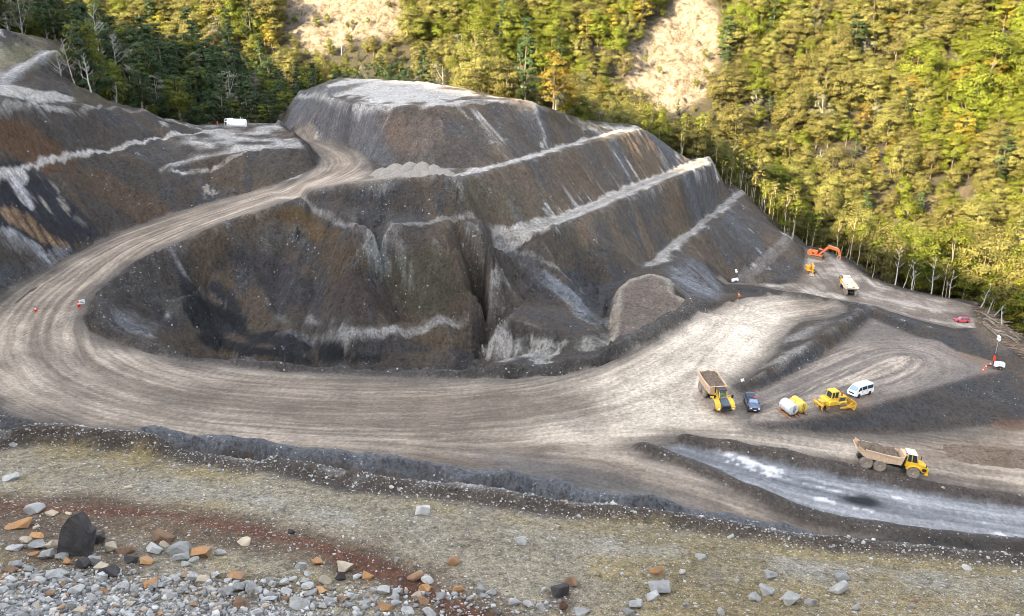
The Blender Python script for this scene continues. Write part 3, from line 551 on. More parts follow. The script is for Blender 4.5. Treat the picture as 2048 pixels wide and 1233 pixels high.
def mesh_grid(name, XX, YY, Z, keep=None):
    ny, nx = Z.shape
    idx = np.arange(nx * ny).reshape(ny, nx)
    q = np.stack([idx[:-1,:-1], idx[:-1,1:], idx[1:,1:], idx[1:,:-1]], -1).reshape(-1, 4)
    if keep is not None: q = q[keep.reshape(-1)]
    used = np.unique(q); rem = np.full(nx * ny, -1, np.int64); rem[used] = np.arange(len(used)); q = rem[q]
    co = np.stack([XX, YY, Z], -1).reshape(-1, 3)[used]
    me = bpy.data.meshes.new(name); me.vertices.add(len(co)); me.vertices.foreach_set('co', co.ravel().astype(np.float32))
    me.loops.add(q.size); me.loops.foreach_set('vertex_index', q.ravel().astype(np.int32))
    me.polygons.add(len(q)); me.polygons.foreach_set('loop_start', (np.arange(len(q)) * 4).astype(np.int32))
    me.polygons.foreach_set('use_smooth', np.ones(len(q), bool))
    me.update(calc_edges=True); me.validate()
    o = bpy.data.objects.new(name, me); COL.objects.link(o)
    return o, used
def tag(o, label, cat=None, group=None, kind=None):
    o['label'] = label
    if cat: o['category'] = cat
    if group: o['group'] = group
    if kind: o['kind'] = kind
    return o
# ------------------------------------------------------------------ the quarry ground, split into its surfaces
def fc(a): return (a[:-1,:-1] + a[1:,:-1] + a[:-1,1:] + a[1:,1:]) / 4
ZONE = np.zeros((NY - 1, NX - 1), int)
ZONE[fc(m_hill.astype(float)) > .5] = 2; ZONE[fc(m_left.astype(float)) > .5] = 3
ZONE[fc(s_yard) > 0] = 4; ZONE[fc(s_pad) > 0] = 5; ZONE[fc(s_road) > 0] = 6; ZONE[fc(s_wet) > 0] = 7
ZONE[fc(W_in) > .12] = 8; ZONE[fc(W_b3) > .12] = 9; ZONE[fc(W_b4) > .12] = 10; ZONE[fc(W_wr) > .12] = 11
ZONE[fc(near.astype(float)) > .5] = 1
ZN = {0: ('quarry_ground', 'dark dug-out pit walls and slopes inside the haul road loop'), 1: ('gravel_bench', 'stony gravel bench with rust red seep in the foreground'),
      2: ('terraced_spoil_hill', 'dark grey terraced spoil hill with pale benches in the centre'), 3: ('cut_slope', 'dark cut slope with rusty and coal black seams left of the road'),
      4: ('lower_yard', 'brown dirt yard below the forest edge with the excavators'), 5: ('parking_pad', 'dirt pad with curved tyre tracks behind the van'),
      6: ('haul_road', 'pale dusty haul road looping through the quarry'), 7: ('wet_road', 'wet grey side road with pale silty puddles, sky shine painted into their colour'),
      8: ('pit_berm', 'dark stony berm between the haul road loop and the pit'), 9: ('road_berm', 'brown berm between the wet road and the loaded truck'),
      10: ('road_berm', 'low brown berm on the near side of the wet road'), 11: ('windrow', 'long blue grey windrow along the near edge of the haul road')}
for zid, (nm, lb) in ZN.items():
    o, used = mesh_grid(nm, XX, YY, Z, ZONE == zid)
    me = o.data; me.materials.append(MG)
    for an_, arr in (('Col', Cc), ('Aux', AUX), ('Trk', TRK)):
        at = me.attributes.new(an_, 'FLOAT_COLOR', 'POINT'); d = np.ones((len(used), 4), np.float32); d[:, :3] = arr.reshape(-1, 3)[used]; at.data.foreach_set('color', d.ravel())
    me.normals_split_custom_set_from_vertices(NRM.reshape(-1, 3)[used])
    tag(o, lb, None, None, 'structure')
# surrounding hills
CS = 5.0; cx0, cy0 = -900.0, -560.0; cnx, cny = 301, 293
CZ = raster(cx0, cy0, CS, cnx, cny)
CX, CY = np.meshgrid(cx0 + CS*np.arange(cnx), cy0 + CS*np.arange(cny))
CZ = CZ + np.clip((CY - 345) / 60, 0, 1) * 6 * fbm(CX, CY, 90, 5, 4)
cc = (CX[:-1,:-1] + CS/2, CY[:-1,:-1] + CS/2)
MX0, MX1, MY0, MY1, MS = -340.0, 330.0, 240.0, 520.0, 2.0
keep = ~((cc[0] > MX0 + 4) & (cc[0] < MX1 - 4) & (cc[1] > MY0 + 4) & (cc[1] < MY1 - 4)) & ~((cc[0] > GX0 + 6) & (cc[0] < GX1 - 6) & (cc[1] > GY0 + 6) & (cc[1] < GY1 - 6))
def zat(x, y):
    x = np.asarray(x, float); y = np.asarray(y, float)
    i = (x - GX0) / GS; j = (y - GY0) / GS; inn = (i > 12) & (j > 12) & (i < NX - 13) & (j < NY - 13)
    zf = samp(Z, i, j)
    ci = np.clip((x - cx0) / CS, 0, cnx - 1.001); cj = np.clip((y - cy0) / CS, 0, cny - 1.001); i0 = ci.astype(int); j0 = cj.astype(int); fx = ci - i0; fy = cj - j0
    zc = (CZ[j0,i0]*(1-fx)+CZ[j0,i0+1]*fx)*(1-fy) + (CZ[j0+1,i0]*(1-fx)+CZ[j0+1,i0+1]*fx)*fy
    return np.where(inn, zf, zc)
def hit(u, v, t0=30.0, t1=900.0):
    """first point of the ground seen along a pixel of the photograph"""
    d = ray(u, v); t = np.arange(t0, t1, .25); q = np.array([0, 0, CAM_Z]) + d * t[:, None]
    below = zat(q[:, 0], q[:, 1]) > q[:, 2]
    k = int(np.argmax(below)) if below.any() else len(t) - 1
    return Vector((q[k, 0], q[k, 1], float(zat(q[k, 0], q[k, 1]))))
# ------------------------------------------------------------------ hillsides with two bare rock slides
def in_poly(px, u, v):
    m = np.zeros(u.shape, bool); n = len(px)
    for k in range(n):
        (x0, y0), (x1, y1) = px[k], px[(k+1) % n]
        if y0 == y1: continue
        m ^= ((y0 > v) != (y1 > v)) & (u < (x1 - x0) * (v - y0) / (y1 - y0) + x0)
    return m
def pix(x, y, z):
    q = np.stack([x, y, z - CAM_Z], -1); a = q @ FWD; return PW/2 + FPX*q[..., 0]/a, PH/2 - FPX*(q @ UPV)/a
SL1 = [(1368,-60),(1425,-60),(1436,30),(1438,90),(1442,150),(1425,195),(1370,225),(1330,240),(1280,222),(1238,185),(1252,130),(1290,80),(1340,10)]
SL2 = [(560,-60),(830,-60),(800,25),(830,62),(750,80),(640,104),(596,96),(548,66),(562,30)]
SL3 = [(820,150),(860,165),(870,200),(830,195)]
mnx, mny = int((MX1-MX0)/MS)+1, int((MY1-MY0)/MS)+1
MXX, MYY = np.meshgrid(MX0 + MS*np.arange(mnx), MY0 + MS*np.arange(mny))
MZ = zat(MXX, MYY)
mu, mv = pix(MXX, MYY, MZ); mu = mu + 40*fbm(MXX, MYY, 25, 301, 4); mv = mv + 30*fbm(MXX, MYY, 25, 302, 4)
slide = np.zeros(MZ.shape)
for s_, k_ in ((SL1, 1.0), (SL2, .85), (SL3, .7)): slide = np.maximum(slide, in_poly(s_, mu, mv) * k_)
slide = blur(slide * (MYY > 300), 1)
gully = fbm(MXX, MYY, 60, 310, 4)
MZ2 = MZ + slide * (9 * fbm(MXX, MYY, 16, 303, 4) + .8 * rng.standard_normal(MZ.shape)) - .4
mc = np.stack([MXX[:-1,:-1] + 1, MYY[:-1,:-1] + 1])
mkeep = ~((mc[0] > GX0 + 5) & (mc[0] < GX1 - 5) & (mc[1] < GY1 - 5))
def hill_material():
    g = NT('forest_floor'); pos = g.node('ShaderNodeNewGeometry').outputs['Position']
    sl = g.node('ShaderNodeAttribute', attribute_name='Slide').outputs['Fac']
    n = g.noise(pos, .35, 10, .78); n2_ = g.noise(pos, .12, 5, .6)
    floor = g.ramp(n, [(.3, (.018, .016, .009)), (.7, (.06, .05, .022))])
    rock = g.ramp(g.math('ADD', g.math('MULTIPLY', n, .85), g.math('MULTIPLY', n2_, .2)), [(.40, (.03, .026, .016)), (.47, (.13, .095, .055)), (.54, (.22, .18, .13)), (.70, (.33, .30, .26))])
    g.link(g.mix(sl, floor, rock), g.b.inputs['Base Color']); g.b.inputs['Roughness'].default_value = .95
    bp = g.node('ShaderNodeBump', ins={'Strength': 1.0, 'Distance': 4.0, 'Height': n}); g.link(bp.outputs[0], g.b.inputs['Normal']); return g.m
MH = hill_material()
for nm, X_, Y_, Z_, kp, lb in (('hillside', MXX, MYY, MZ2, mkeep, 'steep forested hillside rising behind the quarry with pale rock slides'), ('mountain_slope', CX, CY, CZ - .3, keep, 'mountain slopes around the quarry beyond the picture')):
    o, used = mesh_grid(nm, X_, Y_, Z_, kp); o.data.materials.append(MH); tag(o, lb, None, None, 'structure')
    at = o.data.attributes.new('Slide', 'FLOAT', 'POINT')
    at.data.foreach_set('value', (slide.reshape(-1)[used] if nm == 'hillside' else np.zeros(len(used))).astype(np.float32))

# ------------------------------------------------------------------ trees
def leaf_material(name, ca, cb, trans=.16):
    g = NT(name); inf = g.node('ShaderNodeObjectInfo').outputs['Random']; pos = g.node('ShaderNodeNewGeometry').outputs
    lf = g.node('ShaderNodeAttribute', attribute_name='leaf').outputs['Fac']
    c = g.mix(g.math('ADD', g.math('MULTIPLY', inf, .65), g.math('MULTIPLY', lf, .4), True), ca, cb)
    c = g.node('ShaderNodeHueSaturation', ins={'Hue': g.math('MULTIPLY_ADD', inf, .05), 'Value': g.math('MULTIPLY_ADD', lf, .9), 'Color': c}); 
    g.n[-3].inputs[2].default_value = .475; g.n[-2].inputs[2].default_value = .6
    g.link(c.outputs[0], g.b.inputs['Base Color']); g.b.inputs['Roughness'].default_value = .7; g.b.inputs['Specular IOR Level'].default_value = .2
    tr = g.node('ShaderNodeBsdfTranslucent', ins={'Color': c.outputs[0]}); mx = g.node('ShaderNodeMixShader', ins={0: trans})
    g.link(g.b.outputs[0], mx.inputs[1]); g.link(tr.outputs[0], mx.inputs[2]); g.link(mx.outputs[0], g.n['Material Output'].inputs['Surface']); return g.m
def plain(name, col, rough=.6, metal=0.0, var=.25, scale=3.0, spec=.4):
    """paint or bark with grime: colour varied by noise in object space"""
    g = NT(name); co = g.node('ShaderNodeTexCoord').outputs['Object']; n = g.noise(co, scale, 6, .65)
    lo = tuple(c * (1 - var) for c in col); hi = tuple(min(1, c * (1 + var)) for c in col)
    g.link(g.ramp(n, [(.3, lo), (.7, hi)]), g.b.inputs['Base Color']); g.b.inputs['Roughness'].default_value = rough; g.b.inputs['Metallic'].default_value = metal; g.b.inputs['Specular IOR Level'].default_value = spec
    return g.m
M_BARK = plain('pale_bark', (.26, .22, .16), .9, 0, .4, 1.2); M_DARKBARK = plain('brown_bark', (.10, .08, .06), .9, 0, .4, 1.2); M_DEAD = plain('dead_wood', (.24, .23, .21), .9, 0, .35, 1.0)
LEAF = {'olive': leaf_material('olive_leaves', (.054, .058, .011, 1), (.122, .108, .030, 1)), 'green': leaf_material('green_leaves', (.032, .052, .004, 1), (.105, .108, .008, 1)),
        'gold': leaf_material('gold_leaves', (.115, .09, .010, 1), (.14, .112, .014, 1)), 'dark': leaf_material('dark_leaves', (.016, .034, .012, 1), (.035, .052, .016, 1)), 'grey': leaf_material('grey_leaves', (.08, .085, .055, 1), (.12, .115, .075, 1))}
def quads(V, name, leaf, mat):
    n = len(V) // 4; me = bpy.data.meshes.new(name); me.vertices.add(4*n); me.vertices.foreach_set('co', V.ravel().astype(np.float32))
    me.loops.add(4*n); me.loops.foreach_set('vertex_index', np.arange(4*n, dtype=np.int32)); me.polygons.add(n); me.polygons.foreach_set('loop_start', np.arange(n, dtype=np.int32)*4)
    me.update(calc_edges=True); at = me.attributes.new('leaf', 'FLOAT', 'POINT'); at.data.foreach_set('value', np.repeat(leaf, 4).astype(np.float32)); me.materials.append(mat); return me
def tubes(segs, sides=5):
    """list of (p0, p1, r0, r1) -> verts, faces"""
    V = []; F = []
    for p0, p1, r0, r1 in segs:
        p0 = Vector(p0); p1 = Vector(p1); d = (p1 - p0).normalized(); a = d.orthogonal().normalized(); b = d.cross(a); k = len(V)
        for p, r in ((p0, r0), (p1, r1)):
            for i in range(sides): t = 2*math.pi*i/sides; V.append(p + a*(math.cos(t)*r) + b*(math.sin(t)*r))
        for i in range(sides): j = (i+1) % sides; F.append((k+i, k+j, k+sides+j, k+sides+i))
        F.append(tuple(k+sides+i for i in range(sides)))
    return V, F
def seg_mesh(name, segs, mat, sides=5):
    V, F = tubes(segs, sides); me = bpy.data.meshes.new(name); me.from_pydata(V, [], F); me.update(); me.polygons.foreach_set('use_smooth', np.ones(len(F), bool)); me.materials.append(mat); return me
def make_tree(kind, seed, H, Rr, base, n_cl, n_lf, leafmat, bark, ls=.55, flatk=.55, pointy=0.0, limbs=7, rt=.28):
    r = np.random.default_rng(seed); rr = random.Random(seed)
    cz = base + (H - base) * .52; hz = (H - base) * .5
    cl = []
    while len(cl) < n_cl:
        p = r.uniform(-1, 1, 3); d = np.linalg.norm(p)
        if d > 1 or d < .45: continue
        w = 1 - pointy * (p[2] * .5 + .5); lob = .86 + .22 * math.sin(3 * math.atan2(p[1], p[0]) + seed)
        if p[2] < -.6 and r.random() < .4: continue
        cl.append((p[0] * Rr * w * lob, p[1] * Rr * w * lob, cz + p[2] * hz))
    cl = np.array(cl); cr = Rr * r.uniform(.17, .36, n_cl) * (1 - pointy * .3)
    per = np.maximum(6, (n_lf * cr**2 / (cr**2).sum())).astype(int); cid = np.repeat(np.arange(n_cl), per); n = len(cid)
    o = r.normal(size=(n, 3)); o /= np.linalg.norm(o, axis=1)[:, None]; o *= (r.random(n) ** .4)[:, None]
    o[:, 2] = np.abs(o[:, 2]) * flatk * 1.2 - .25 * flatk
    cen = cl[cid] + o * cr[cid][:, None]
    nr = o * .9 + r.normal(size=(n, 3)) * .32 + (cen - np.array([0, 0, cz])) / Rr * .95 + np.array([0, 0, .15]); nr /= np.linalg.norm(nr, axis=1)[:, None]
    a = np.cross(nr, r.normal(size=(n, 3))); a /= np.linalg.norm(a, axis=1)[:, None]; b = np.cross(nr, a)
    s = ls * r.uniform(.55, 1.25, n)[:, None]; a = a * s; b = b * s * .7
    V = np.stack([cen - a * .5, cen - b * .5 + a * .1, cen + a * .55, cen + b * .5 + a * .05], 1).reshape(-1, 3)
    crown = quads(V, 'crown', r.random(n) * .55 + .45 * np.repeat(r.random(n_cl), per), leafmat)
    segs = []; p = Vector((0, 0, -1.5)); k = 6; top = Vector((rr.uniform(-.5, .5), rr.uniform(-.5, .5), H * .9)); q0 = p
    for i in range(1, k + 1):
        f = i / k; q = p.lerp(top, f) + Vector((rr.uniform(-.12, .12), rr.uniform(-.12, .12), 0)); segs.append((q0, q, rt * (1 - .85 * (f - 1/k)), rt * (1 - .85 * f))); q0 = q
    for i in range(limbs):
        c = Vector(cl[rr.randrange(n_cl)]); s0 = p.lerp(top, max(.15, min(.85, (c.z - Rr * .5) / H))); mid = s0.lerp(c, .55) + Vector((0, 0, -.3)); segs += [(s0, mid, rt * .38, rt * .24), (mid, c, rt * .24, rt * .1)]
    return {'kind': kind, 'crown': crown, 'trunk': seg_mesh('trunk', segs, bark), 'H': H, 'R': Rr}
PROTO = {
 'olive': [make_tree('olive', 100+k, 13.5, 5.6, .6, 85, 6400, LEAF['olive'], M_DARKBARK, .38, .62) for k in range(4)],
 'green': [make_tree('green', 200+k, 12.5, 5.0, .5, 80, 6000, LEAF['green'], M_DARKBARK, .36, .75) for k in range(3)],
 'gold': [make_tree('gold', 300, 12, 4.0, .8, 50, 3600, LEAF['gold'], M_DARKBARK, .36, .7)],
 'dark': [make_tree('dark', 400+k, 16, 3.8, .8, 60, 4200, LEAF['dark'], M_DARKBARK, .44, .5, .75) for k in range(2)],
 'grey': [make_tree('grey', 500+k, 12, 4.0, 1.5, 40, 1700, LEAF['grey'], M_DEAD, .45, .7) for k in range(2)],
 'tall': [make_tree('tall', 600+k, 14.5, 2.5, 6.5, 26, 1500, LEAF['olive' if k else 'green'], M_BARK, .38, .6, .3, 6, .17) for k in range(3)],
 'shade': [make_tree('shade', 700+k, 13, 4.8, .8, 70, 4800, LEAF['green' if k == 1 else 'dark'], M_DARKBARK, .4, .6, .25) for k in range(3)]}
def dead_tree(seed, H, n=16, lean=0):
    rr = random.Random(seed); segs = []; top = Vector((lean, rr.uniform(-.6, .6), H)); q0 = Vector((0, 0, -1.5))
    for i in range(1, 7):
        f = i/6; q = Vector((0, 0, -1)).lerp(top, f) + Vector((rr.uniform(-.2, .2), rr.uniform(-.2, .2), 0)); segs.append((q0, q, .24*(1.02 - f + 1/6), .24*(1.02 - f))); q0 = q
    for i in range(n):
        f = rr.uniform(.35, .97); s = Vector((0, 0, -1)).lerp(top, f); a = rr.uniform(0, 6.28); L = H * .24 * (1.2 - f) * rr.uniform(.6, 1.3)
        m_ = s + Vector((math.cos(a)*L*.6, math.sin(a)*L*.6, L*.35)); e = m_ + Vector((math.cos(a+.4)*L*.5, math.sin(a+.4)*L*.5, L*.55)); segs += [(s, m_, .085, .055), (m_, e, .055, .02)]
        for _ in range(2):
            b_ = rr.uniform(0, 6.28); segs.append((m_, m_ + Vector((math.cos(b_)*L*.4, math.sin(b_)*L*.4, L*.4)), .04, .015))
    return segs
FOOT = np.array([0, 0, 0.0])
def spawn(proto, loc, sc, rot, label, cat, group, name, lean=(0, 0), sz=1.0):
    e = bpy.data.objects.new(name, None); COL.objects.link(e); e.location = loc; e.rotation_euler = (lean[0], lean[1], rot); e.scale = (sc, sc, sc * sz); e.empty_display_size = .5
    for part in ('trunk', 'crown'):
        c = bpy.data.objects.new(part, proto[part]); COL.objects.link(c); c.parent = e
    return tag(e, label, cat, group)
# candidate positions on every wooded slope
ff = foot_n; cand = []
for x in np.arange(-330, 330, 6.3):
    for y in np.arange(215, 515, 6.3):
        px_, py_ = x + rng.uniform(-2.6, 2.6), y + rng.uniform(-2.6, 2.6); cand.append((px_, py_))
cand = np.array(cand); cz_ = zat(cand[:, 0], cand[:, 1])
ii = np.clip(((cand[:, 0] - GX0)/GS).astype(int), 0, NX-1); jj = np.clip(((cand[:, 1] - GY0)/GS).astype(int), 0, NY-1)
infine = (cand[:, 0] > GX0) & (cand[:, 0] < GX1) & (cand[:, 1] < GY1)
wood_er = sdf(z_wood, 13)
ok = np.where(infine, wood_er[jj, ii] > 2.5, True)
cu, cv = pix(cand[:, 0], cand[:, 1], cz_); tu, tv = pix(cand[:, 0], cand[:, 1], cz_ + 16)
ok &= (cu > -120) & (cu < 2170) & (tv < 1233) & (cv > -40) 
mi = np.clip(((cand[:, 0]-MX0)/MS).astype(int), 0, mnx-1); mj = np.clip(((cand[:, 1]-MY0)/MS).astype(int), 0, mny-1)
sl_ = slide[mj, mi]; ok &= (sl_ < .3) | (rng.random(len(cand)) < .22)
edge_ = (infine & (wood_er[jj, ii] < 11))[ok]
cand, cz_, cu, cv, tv, sl_ = cand[ok], cz_[ok], cu[ok], cv[ok], tv[ok], sl_[ok]
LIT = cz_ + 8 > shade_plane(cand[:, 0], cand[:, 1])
gul = fbm(cand[:, 0], cand[:, 1], 45, 320, 3)
kinds = []
for k in range(len(cand)):
    q = rng.random(); g_ = gul[k]
    if cu[k] < 900 and (not LIT[k] or (cu[k] > 250 and cu[k] < 880 and cand[k, 1] < 352)): kd = 'shade' if q < .55 else 'grey' if q < .66 else 'dark'  # darker leaf kinds stand in for shade over this wood
    elif g_ > .12: kd = 'green' if q < .62 else 'olive' if q < .82 else 'gold' if q < .92 else 'dark'
    else: kd = 'olive' if q < .58 else 'green' if q < .84 else 'gold' if q < .90 else 'grey' if q < .95 else 'dark'
    if sl_[k] >= .3: kd = 'green'
    elif edge_[k] and cu[k] > 1230 and rng.random() < .3: kd = 'tall'
    kinds.append(kd)
kinds = np.array(kinds)
# a dense row of thin trunks right along the quarry edge
ed = np.vstack([line([(1275,248,25.3),(1420,312,13),(1485,376,-1),(1574,468,-9),(1612,486,-15.6)], 1.0), pad_far[::2]])
ex_ = []
for q in ed[::2]:
    for _ in range(1): ex_.append((q[0] + rng.uniform(1.5, 6), q[1] + rng.uniform(3.5, 9)))
ex_ = np.array(ex_); eu, ev = pix(ex_[:, 0], ex_[:, 1], zat(ex_[:, 0], ex_[:, 1])); ez = zat(ex_[:, 0], ex_[:, 1]); ne = len(ex_)
cand = np.vstack([cand, ex_]); cz_ = np.concatenate([cz_, ez]); cu = np.concatenate([cu, eu]); cv = np.concatenate([cv, ev]); tv = np.concatenate([tv, pix(ex_[:, 0], ex_[:, 1], ez + 14)[1]]); sl_ = np.concatenate([sl_, np.zeros(ne)]); gul = np.concatenate([gul, np.zeros(ne)]); kinds = np.concatenate([kinds, np.array(['tall'] * ne)]); LIT = np.concatenate([LIT, np.ones(ne, bool)])
scl = np.exp(rng.normal(0.06, .28, len(cand))).clip(.55, 1.7) * np.where(sl_ >= .3, .35, 1.0) * np.clip(1 + .5*gul, .7, 1.3)
scl = np.where(kinds == 'tall', rng.uniform(.7, 1.15, len(cand)), scl)
cover = in_poly(SL1, cu, tv + 14) | in_poly(SL2, cu, tv + 14)      # low scrub under the rock slides
scl = np.where(cover & (sl_ < .3), scl * .42, scl)
scl = np.where((cu > 500) & (cu < 880) & (cand[:, 1] < 420), scl * .68, scl); rot = rng.uniform(0, 6.28, len(cand)); var = rng.integers(0, 6, len(cand))
dist = np.sqrt((cand**2).sum(1)); order = np.argsort(dist / scl); LBL = {
 'olive': ('beech_tree', 'olive brown beech tree with layered crown in the sunlit hillside forest', 'olive beeches on the hillside'),
 'green': ('broadleaf_tree', 'yellow green leafy tree in the sunlit hillside forest', 'green trees on the hillside'),
 'gold': ('golden_tree', 'golden orange tree standing out in the sunlit hillside forest', 'golden trees on the hillside'),
 'dark': ('conifer_tree', 'dark green pointed tree rising from the forest', 'dark pointed trees in the forest'),
 'grey': ('scrub_tree', 'grey green twiggy scrub tree in the forest', 'grey scrub trees'),
 'tall': ('slender_tree', 'slender tree with tall bare pale trunk at the forest edge by the quarry', 'slender trees along the forest edge'),
 'shade': ('bush_tree', 'deep green tree in the shaded wood behind the white tank, shade painted into darker leaves', 'shaded trees behind the tank')}
n_ind = 0; rest = []
for k in order:
    if n_ind < 460 and -60 < cu[k] < 2110 and tv[k] < 700:
        kd = kinds[k]; nm, lb, gr = LBL[kd]; pr = PROTO[kd][var[k] % len(PROTO[kd])]
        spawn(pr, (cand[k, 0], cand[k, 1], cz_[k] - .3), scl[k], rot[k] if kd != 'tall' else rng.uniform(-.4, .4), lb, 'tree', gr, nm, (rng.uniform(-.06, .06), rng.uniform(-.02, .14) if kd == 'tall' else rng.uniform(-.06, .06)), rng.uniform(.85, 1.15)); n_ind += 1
    else: rest.append(k)
# the far forest: one mass, trees scattered by geometry nodes
FC = bpy.data.collections.new('forest_prototypes'); KIDX = {}
for kd in ('olive', 'green', 'gold', 'dark', 'grey', 'shade', 'tall'):
    for v_, pr in enumerate(PROTO[kd]):
        bm = bmesh.new(); bm.from_mesh(pr['crown']); nc_ = len(bm.faces); bm.from_mesh(pr['trunk'])
        bm.faces.ensure_lookup_table()
        for f in bm.faces[nc_:]: f.material_index = 1
        me = bpy.data.meshes.new('forest_tree'); bm.to_mesh(me); bm.free(); me.materials.append(pr['crown'].materials[0]); me.materials.append(pr['trunk'].materials[0])
        KIDX[(kd, v_)] = len(KIDX); po = bpy.data.objects.new('forest_tree', me); FC.objects.link(po)
def forest(name, idx, label):
    me = bpy.data.meshes.new(name); me.from_pydata([(cand[k, 0], cand[k, 1], cz_[k] - .3) for k in idx], [], [])
    for an_, typ, val in (('sc', 'FLOAT', scl[idx]), ('rz', 'FLOAT', rot[idx]), ('ki', 'INT', np.array([KIDX[(kinds[k], var[k] % len(PROTO[kinds[k]]))] for k in idx]))):
        at = me.attributes.new(an_, typ, 'POINT'); at.data.foreach_set('value', np.asarray(val, np.float32 if typ == 'FLOAT' else np.int32))
    o = bpy.data.objects.new(name, me); COL.objects.link(o); ng = bpy.data.node_groups.new(name, 'GeometryNodeTree')
    ng.interface.new_socket('Geometry', in_out='INPUT', socket_type='NodeSocketGeometry'); ng.interface.new_socket('Geometry', in_out='OUTPUT', socket_type='NodeSocketGeometry')
    N = ng.nodes; gi = N.new('NodeGroupInput'); go = N.new('NodeGroupOutput'); ip = N.new('GeometryNodeInstanceOnPoints'); ci = N.new('GeometryNodeCollectionInfo')
    ci.inputs['Collection'].default_value = FC; ci.inputs['Separate Children'].default_value = True; ip.inputs['Pick Instance'].default_value = True
    def attr(nm, t): a = N.new('GeometryNodeInputNamedAttribute'); a.data_type = t; a.inputs['Name'].default_value = nm; return a.outputs[0]
    cx = N.new('ShaderNodeCombineXYZ'); L_ = ng.links
    L_.new(gi.outputs[0], ip.inputs['Points']); L_.new(ci.outputs[0], ip.inputs['Instance']); L_.new(attr('ki', 'INT'), ip.inputs['Instance Index']); L_.new(attr('sc', 'FLOAT'), ip.inputs['Scale'])
    L_.new(attr('rz', 'FLOAT'), cx.inputs['Z']); L_.new(cx.outputs[0], ip.inputs['Rotation']); L_.new(ip.outputs[0], go.inputs[0])
    md = o.modifiers.new('scatter', 'NODES'); md.node_group = ng
    return tag(o, label, None, None, 'stuff')
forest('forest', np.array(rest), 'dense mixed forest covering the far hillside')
print('TREES individual', n_ind, 'mass', len(rest))
# ------------------------------------------------------------------ machine-building helpers (x forward, y left, z up)
class MB:
    """collects shapes for one mesh"""
    def __init__(s): s.bm = bmesh.new()
    def box(s, c, d, rot=None, taper=None, bev=0.0):
        r = bmesh.ops.create_cube(s.bm, size=1.0); vs_ = r['verts']
        for v in vs_:
            k = taper if (taper and v.co.z > 0) else (1, 1)
            v.co = Vector((v.co.x*d[0]*k[0], v.co.y*d[1]*k[1], v.co.z*d[2]))
        if bev: 
            es = list({e for v in vs_ for e in v.link_edges}); rb = bmesh.ops.bevel(s.bm, geom=es, offset=bev, segments=1, affect='EDGES', clamp_overlap=True)
            vs_ = list({v for f in rb['faces'] for v in f.verts} | {v for v in vs_ if v.is_valid})
        M = Matrix.Translation(c) @ (Euler(rot).to_matrix().to_4x4() if rot else Matrix.Identity(4))
        bmesh.ops.transform(s.bm, matrix=M, verts=vs_); return s
    def prism(s, prof, y0, y1, ytop=None, ztop=None):
        """side profile (x, z) extruded from y0 to y1; above ztop the width shrinks by ytop"""
        def yy(y, z):
            if ytop is None: return y
            f = max(0, (z - ztop[0]) / (ztop[1] - ztop[0])); return y * (1 - ytop * f)
        a = [s.bm.verts.new((x, yy(y0, z), z)) for x, z in prof]; b = [s.bm.verts.new((x, yy(y1, z), z)) for x, z in prof]; n = len(prof)
        s.bm.faces.new(a); s.bm.faces.new(b[::-1])
        for i in range(n): s.bm.faces.new((a[i], b[i], b[(i+1) % n], a[(i+1) % n]))
        return s
    def cyl(s, p0, p1, r0, r1=None, n=14):
        r1 = r0 if r1 is None else r1; p0 = Vector(p0); p1 = Vector(p1); d = (p1 - p0).normalized(); a = d.orthogonal().normalized(); b = d.cross(a)
        A = [s.bm.verts.new(p0 + a*math.cos(2*math.pi*i/n)*r0 + b*math.sin(2*math.pi*i/n)*r0) for i in range(n)]
        B = [s.bm.verts.new(p1 + a*math.cos(2*math.pi*i/n)*r1 + b*math.sin(2*math.pi*i/n)*r1) for i in range(n)]
        s.bm.faces.new(A[::-1]); s.bm.faces.new(B)
        for i in range(n): s.bm.faces.new((A[i], A[(i+1) % n], B[(i+1) % n], B[i]))
        return s
    def lathe(s, c, prof, n=20, axis='y'):
        """profile (offset along axis, radius)"""
        rows = []
        for o, r in prof:
            row = []
            for i in range(n):
                t = 2*math.pi*i/n; p = {'y': (r*math.cos(t), o, r*math.sin(t)), 'x': (o, r*math.cos(t), r*math.sin(t)), 'z': (r*math.cos(t), r*math.sin(t), o)}[axis]
                row.append(s.bm.verts.new(Vector(c) + Vector(p)))
            rows.append(row)
        for A, B in zip(rows[:-1], rows[1:]):
            for i in range(n): s.bm.faces.new((A[i], A[(i+1) % n], B[(i+1) % n], B[i]))
        s.bm.faces.new(rows[0][::-1]); s.bm.faces.new(rows[-1]); return s
    def quad(s, pts):
        s.bm.faces.new([s.bm.verts.new(p) for p in pts]); return s
    def slab(s, pts, t):
        """thin plate through 3 or 4 points, thickness t along its normal"""
        pts = [Vector(p) for p in pts]; nrm = (pts[1]-pts[0]).cross(pts[2]-pts[0]).normalized()*t; a = [s.bm.verts.new(p) for p in pts]; b = [s.bm.verts.new(p + nrm) for p in pts]; n = len(pts)
        s.bm.faces.new(a[::-1]); s.bm.faces.new(b)
        for i in range(n): s.bm.faces.new((a[i], a[(i+1) % n], b[(i+1) % n], b[i]))
        return s
    def build(s, name, mat, parent=None, smooth=False, bevel=0.0):
        bmesh.ops.recalc_face_normals(s.bm, faces=s.bm.faces); me = bpy.data.meshes.new(name); s.bm.to_mesh(me); s.bm.free()
        me.materials.append(mat)
        if smooth: me.polygons.foreach_set('use_smooth', np.ones(len(me.polygons), bool)); me.update()
        o = bpy.data.objects.new(name, me); COL.objects.link(o); o.parent = parent
        if smooth == 'edge': md = o.modifiers.new('edges', 'EDGE_SPLIT'); md.split_angle = R(40)
        if bevel: md = o.modifiers.new('bevel', 'BEVEL'); md.width = bevel; md.segments = 2; md.limit_method = 'ANGLE'
        return o
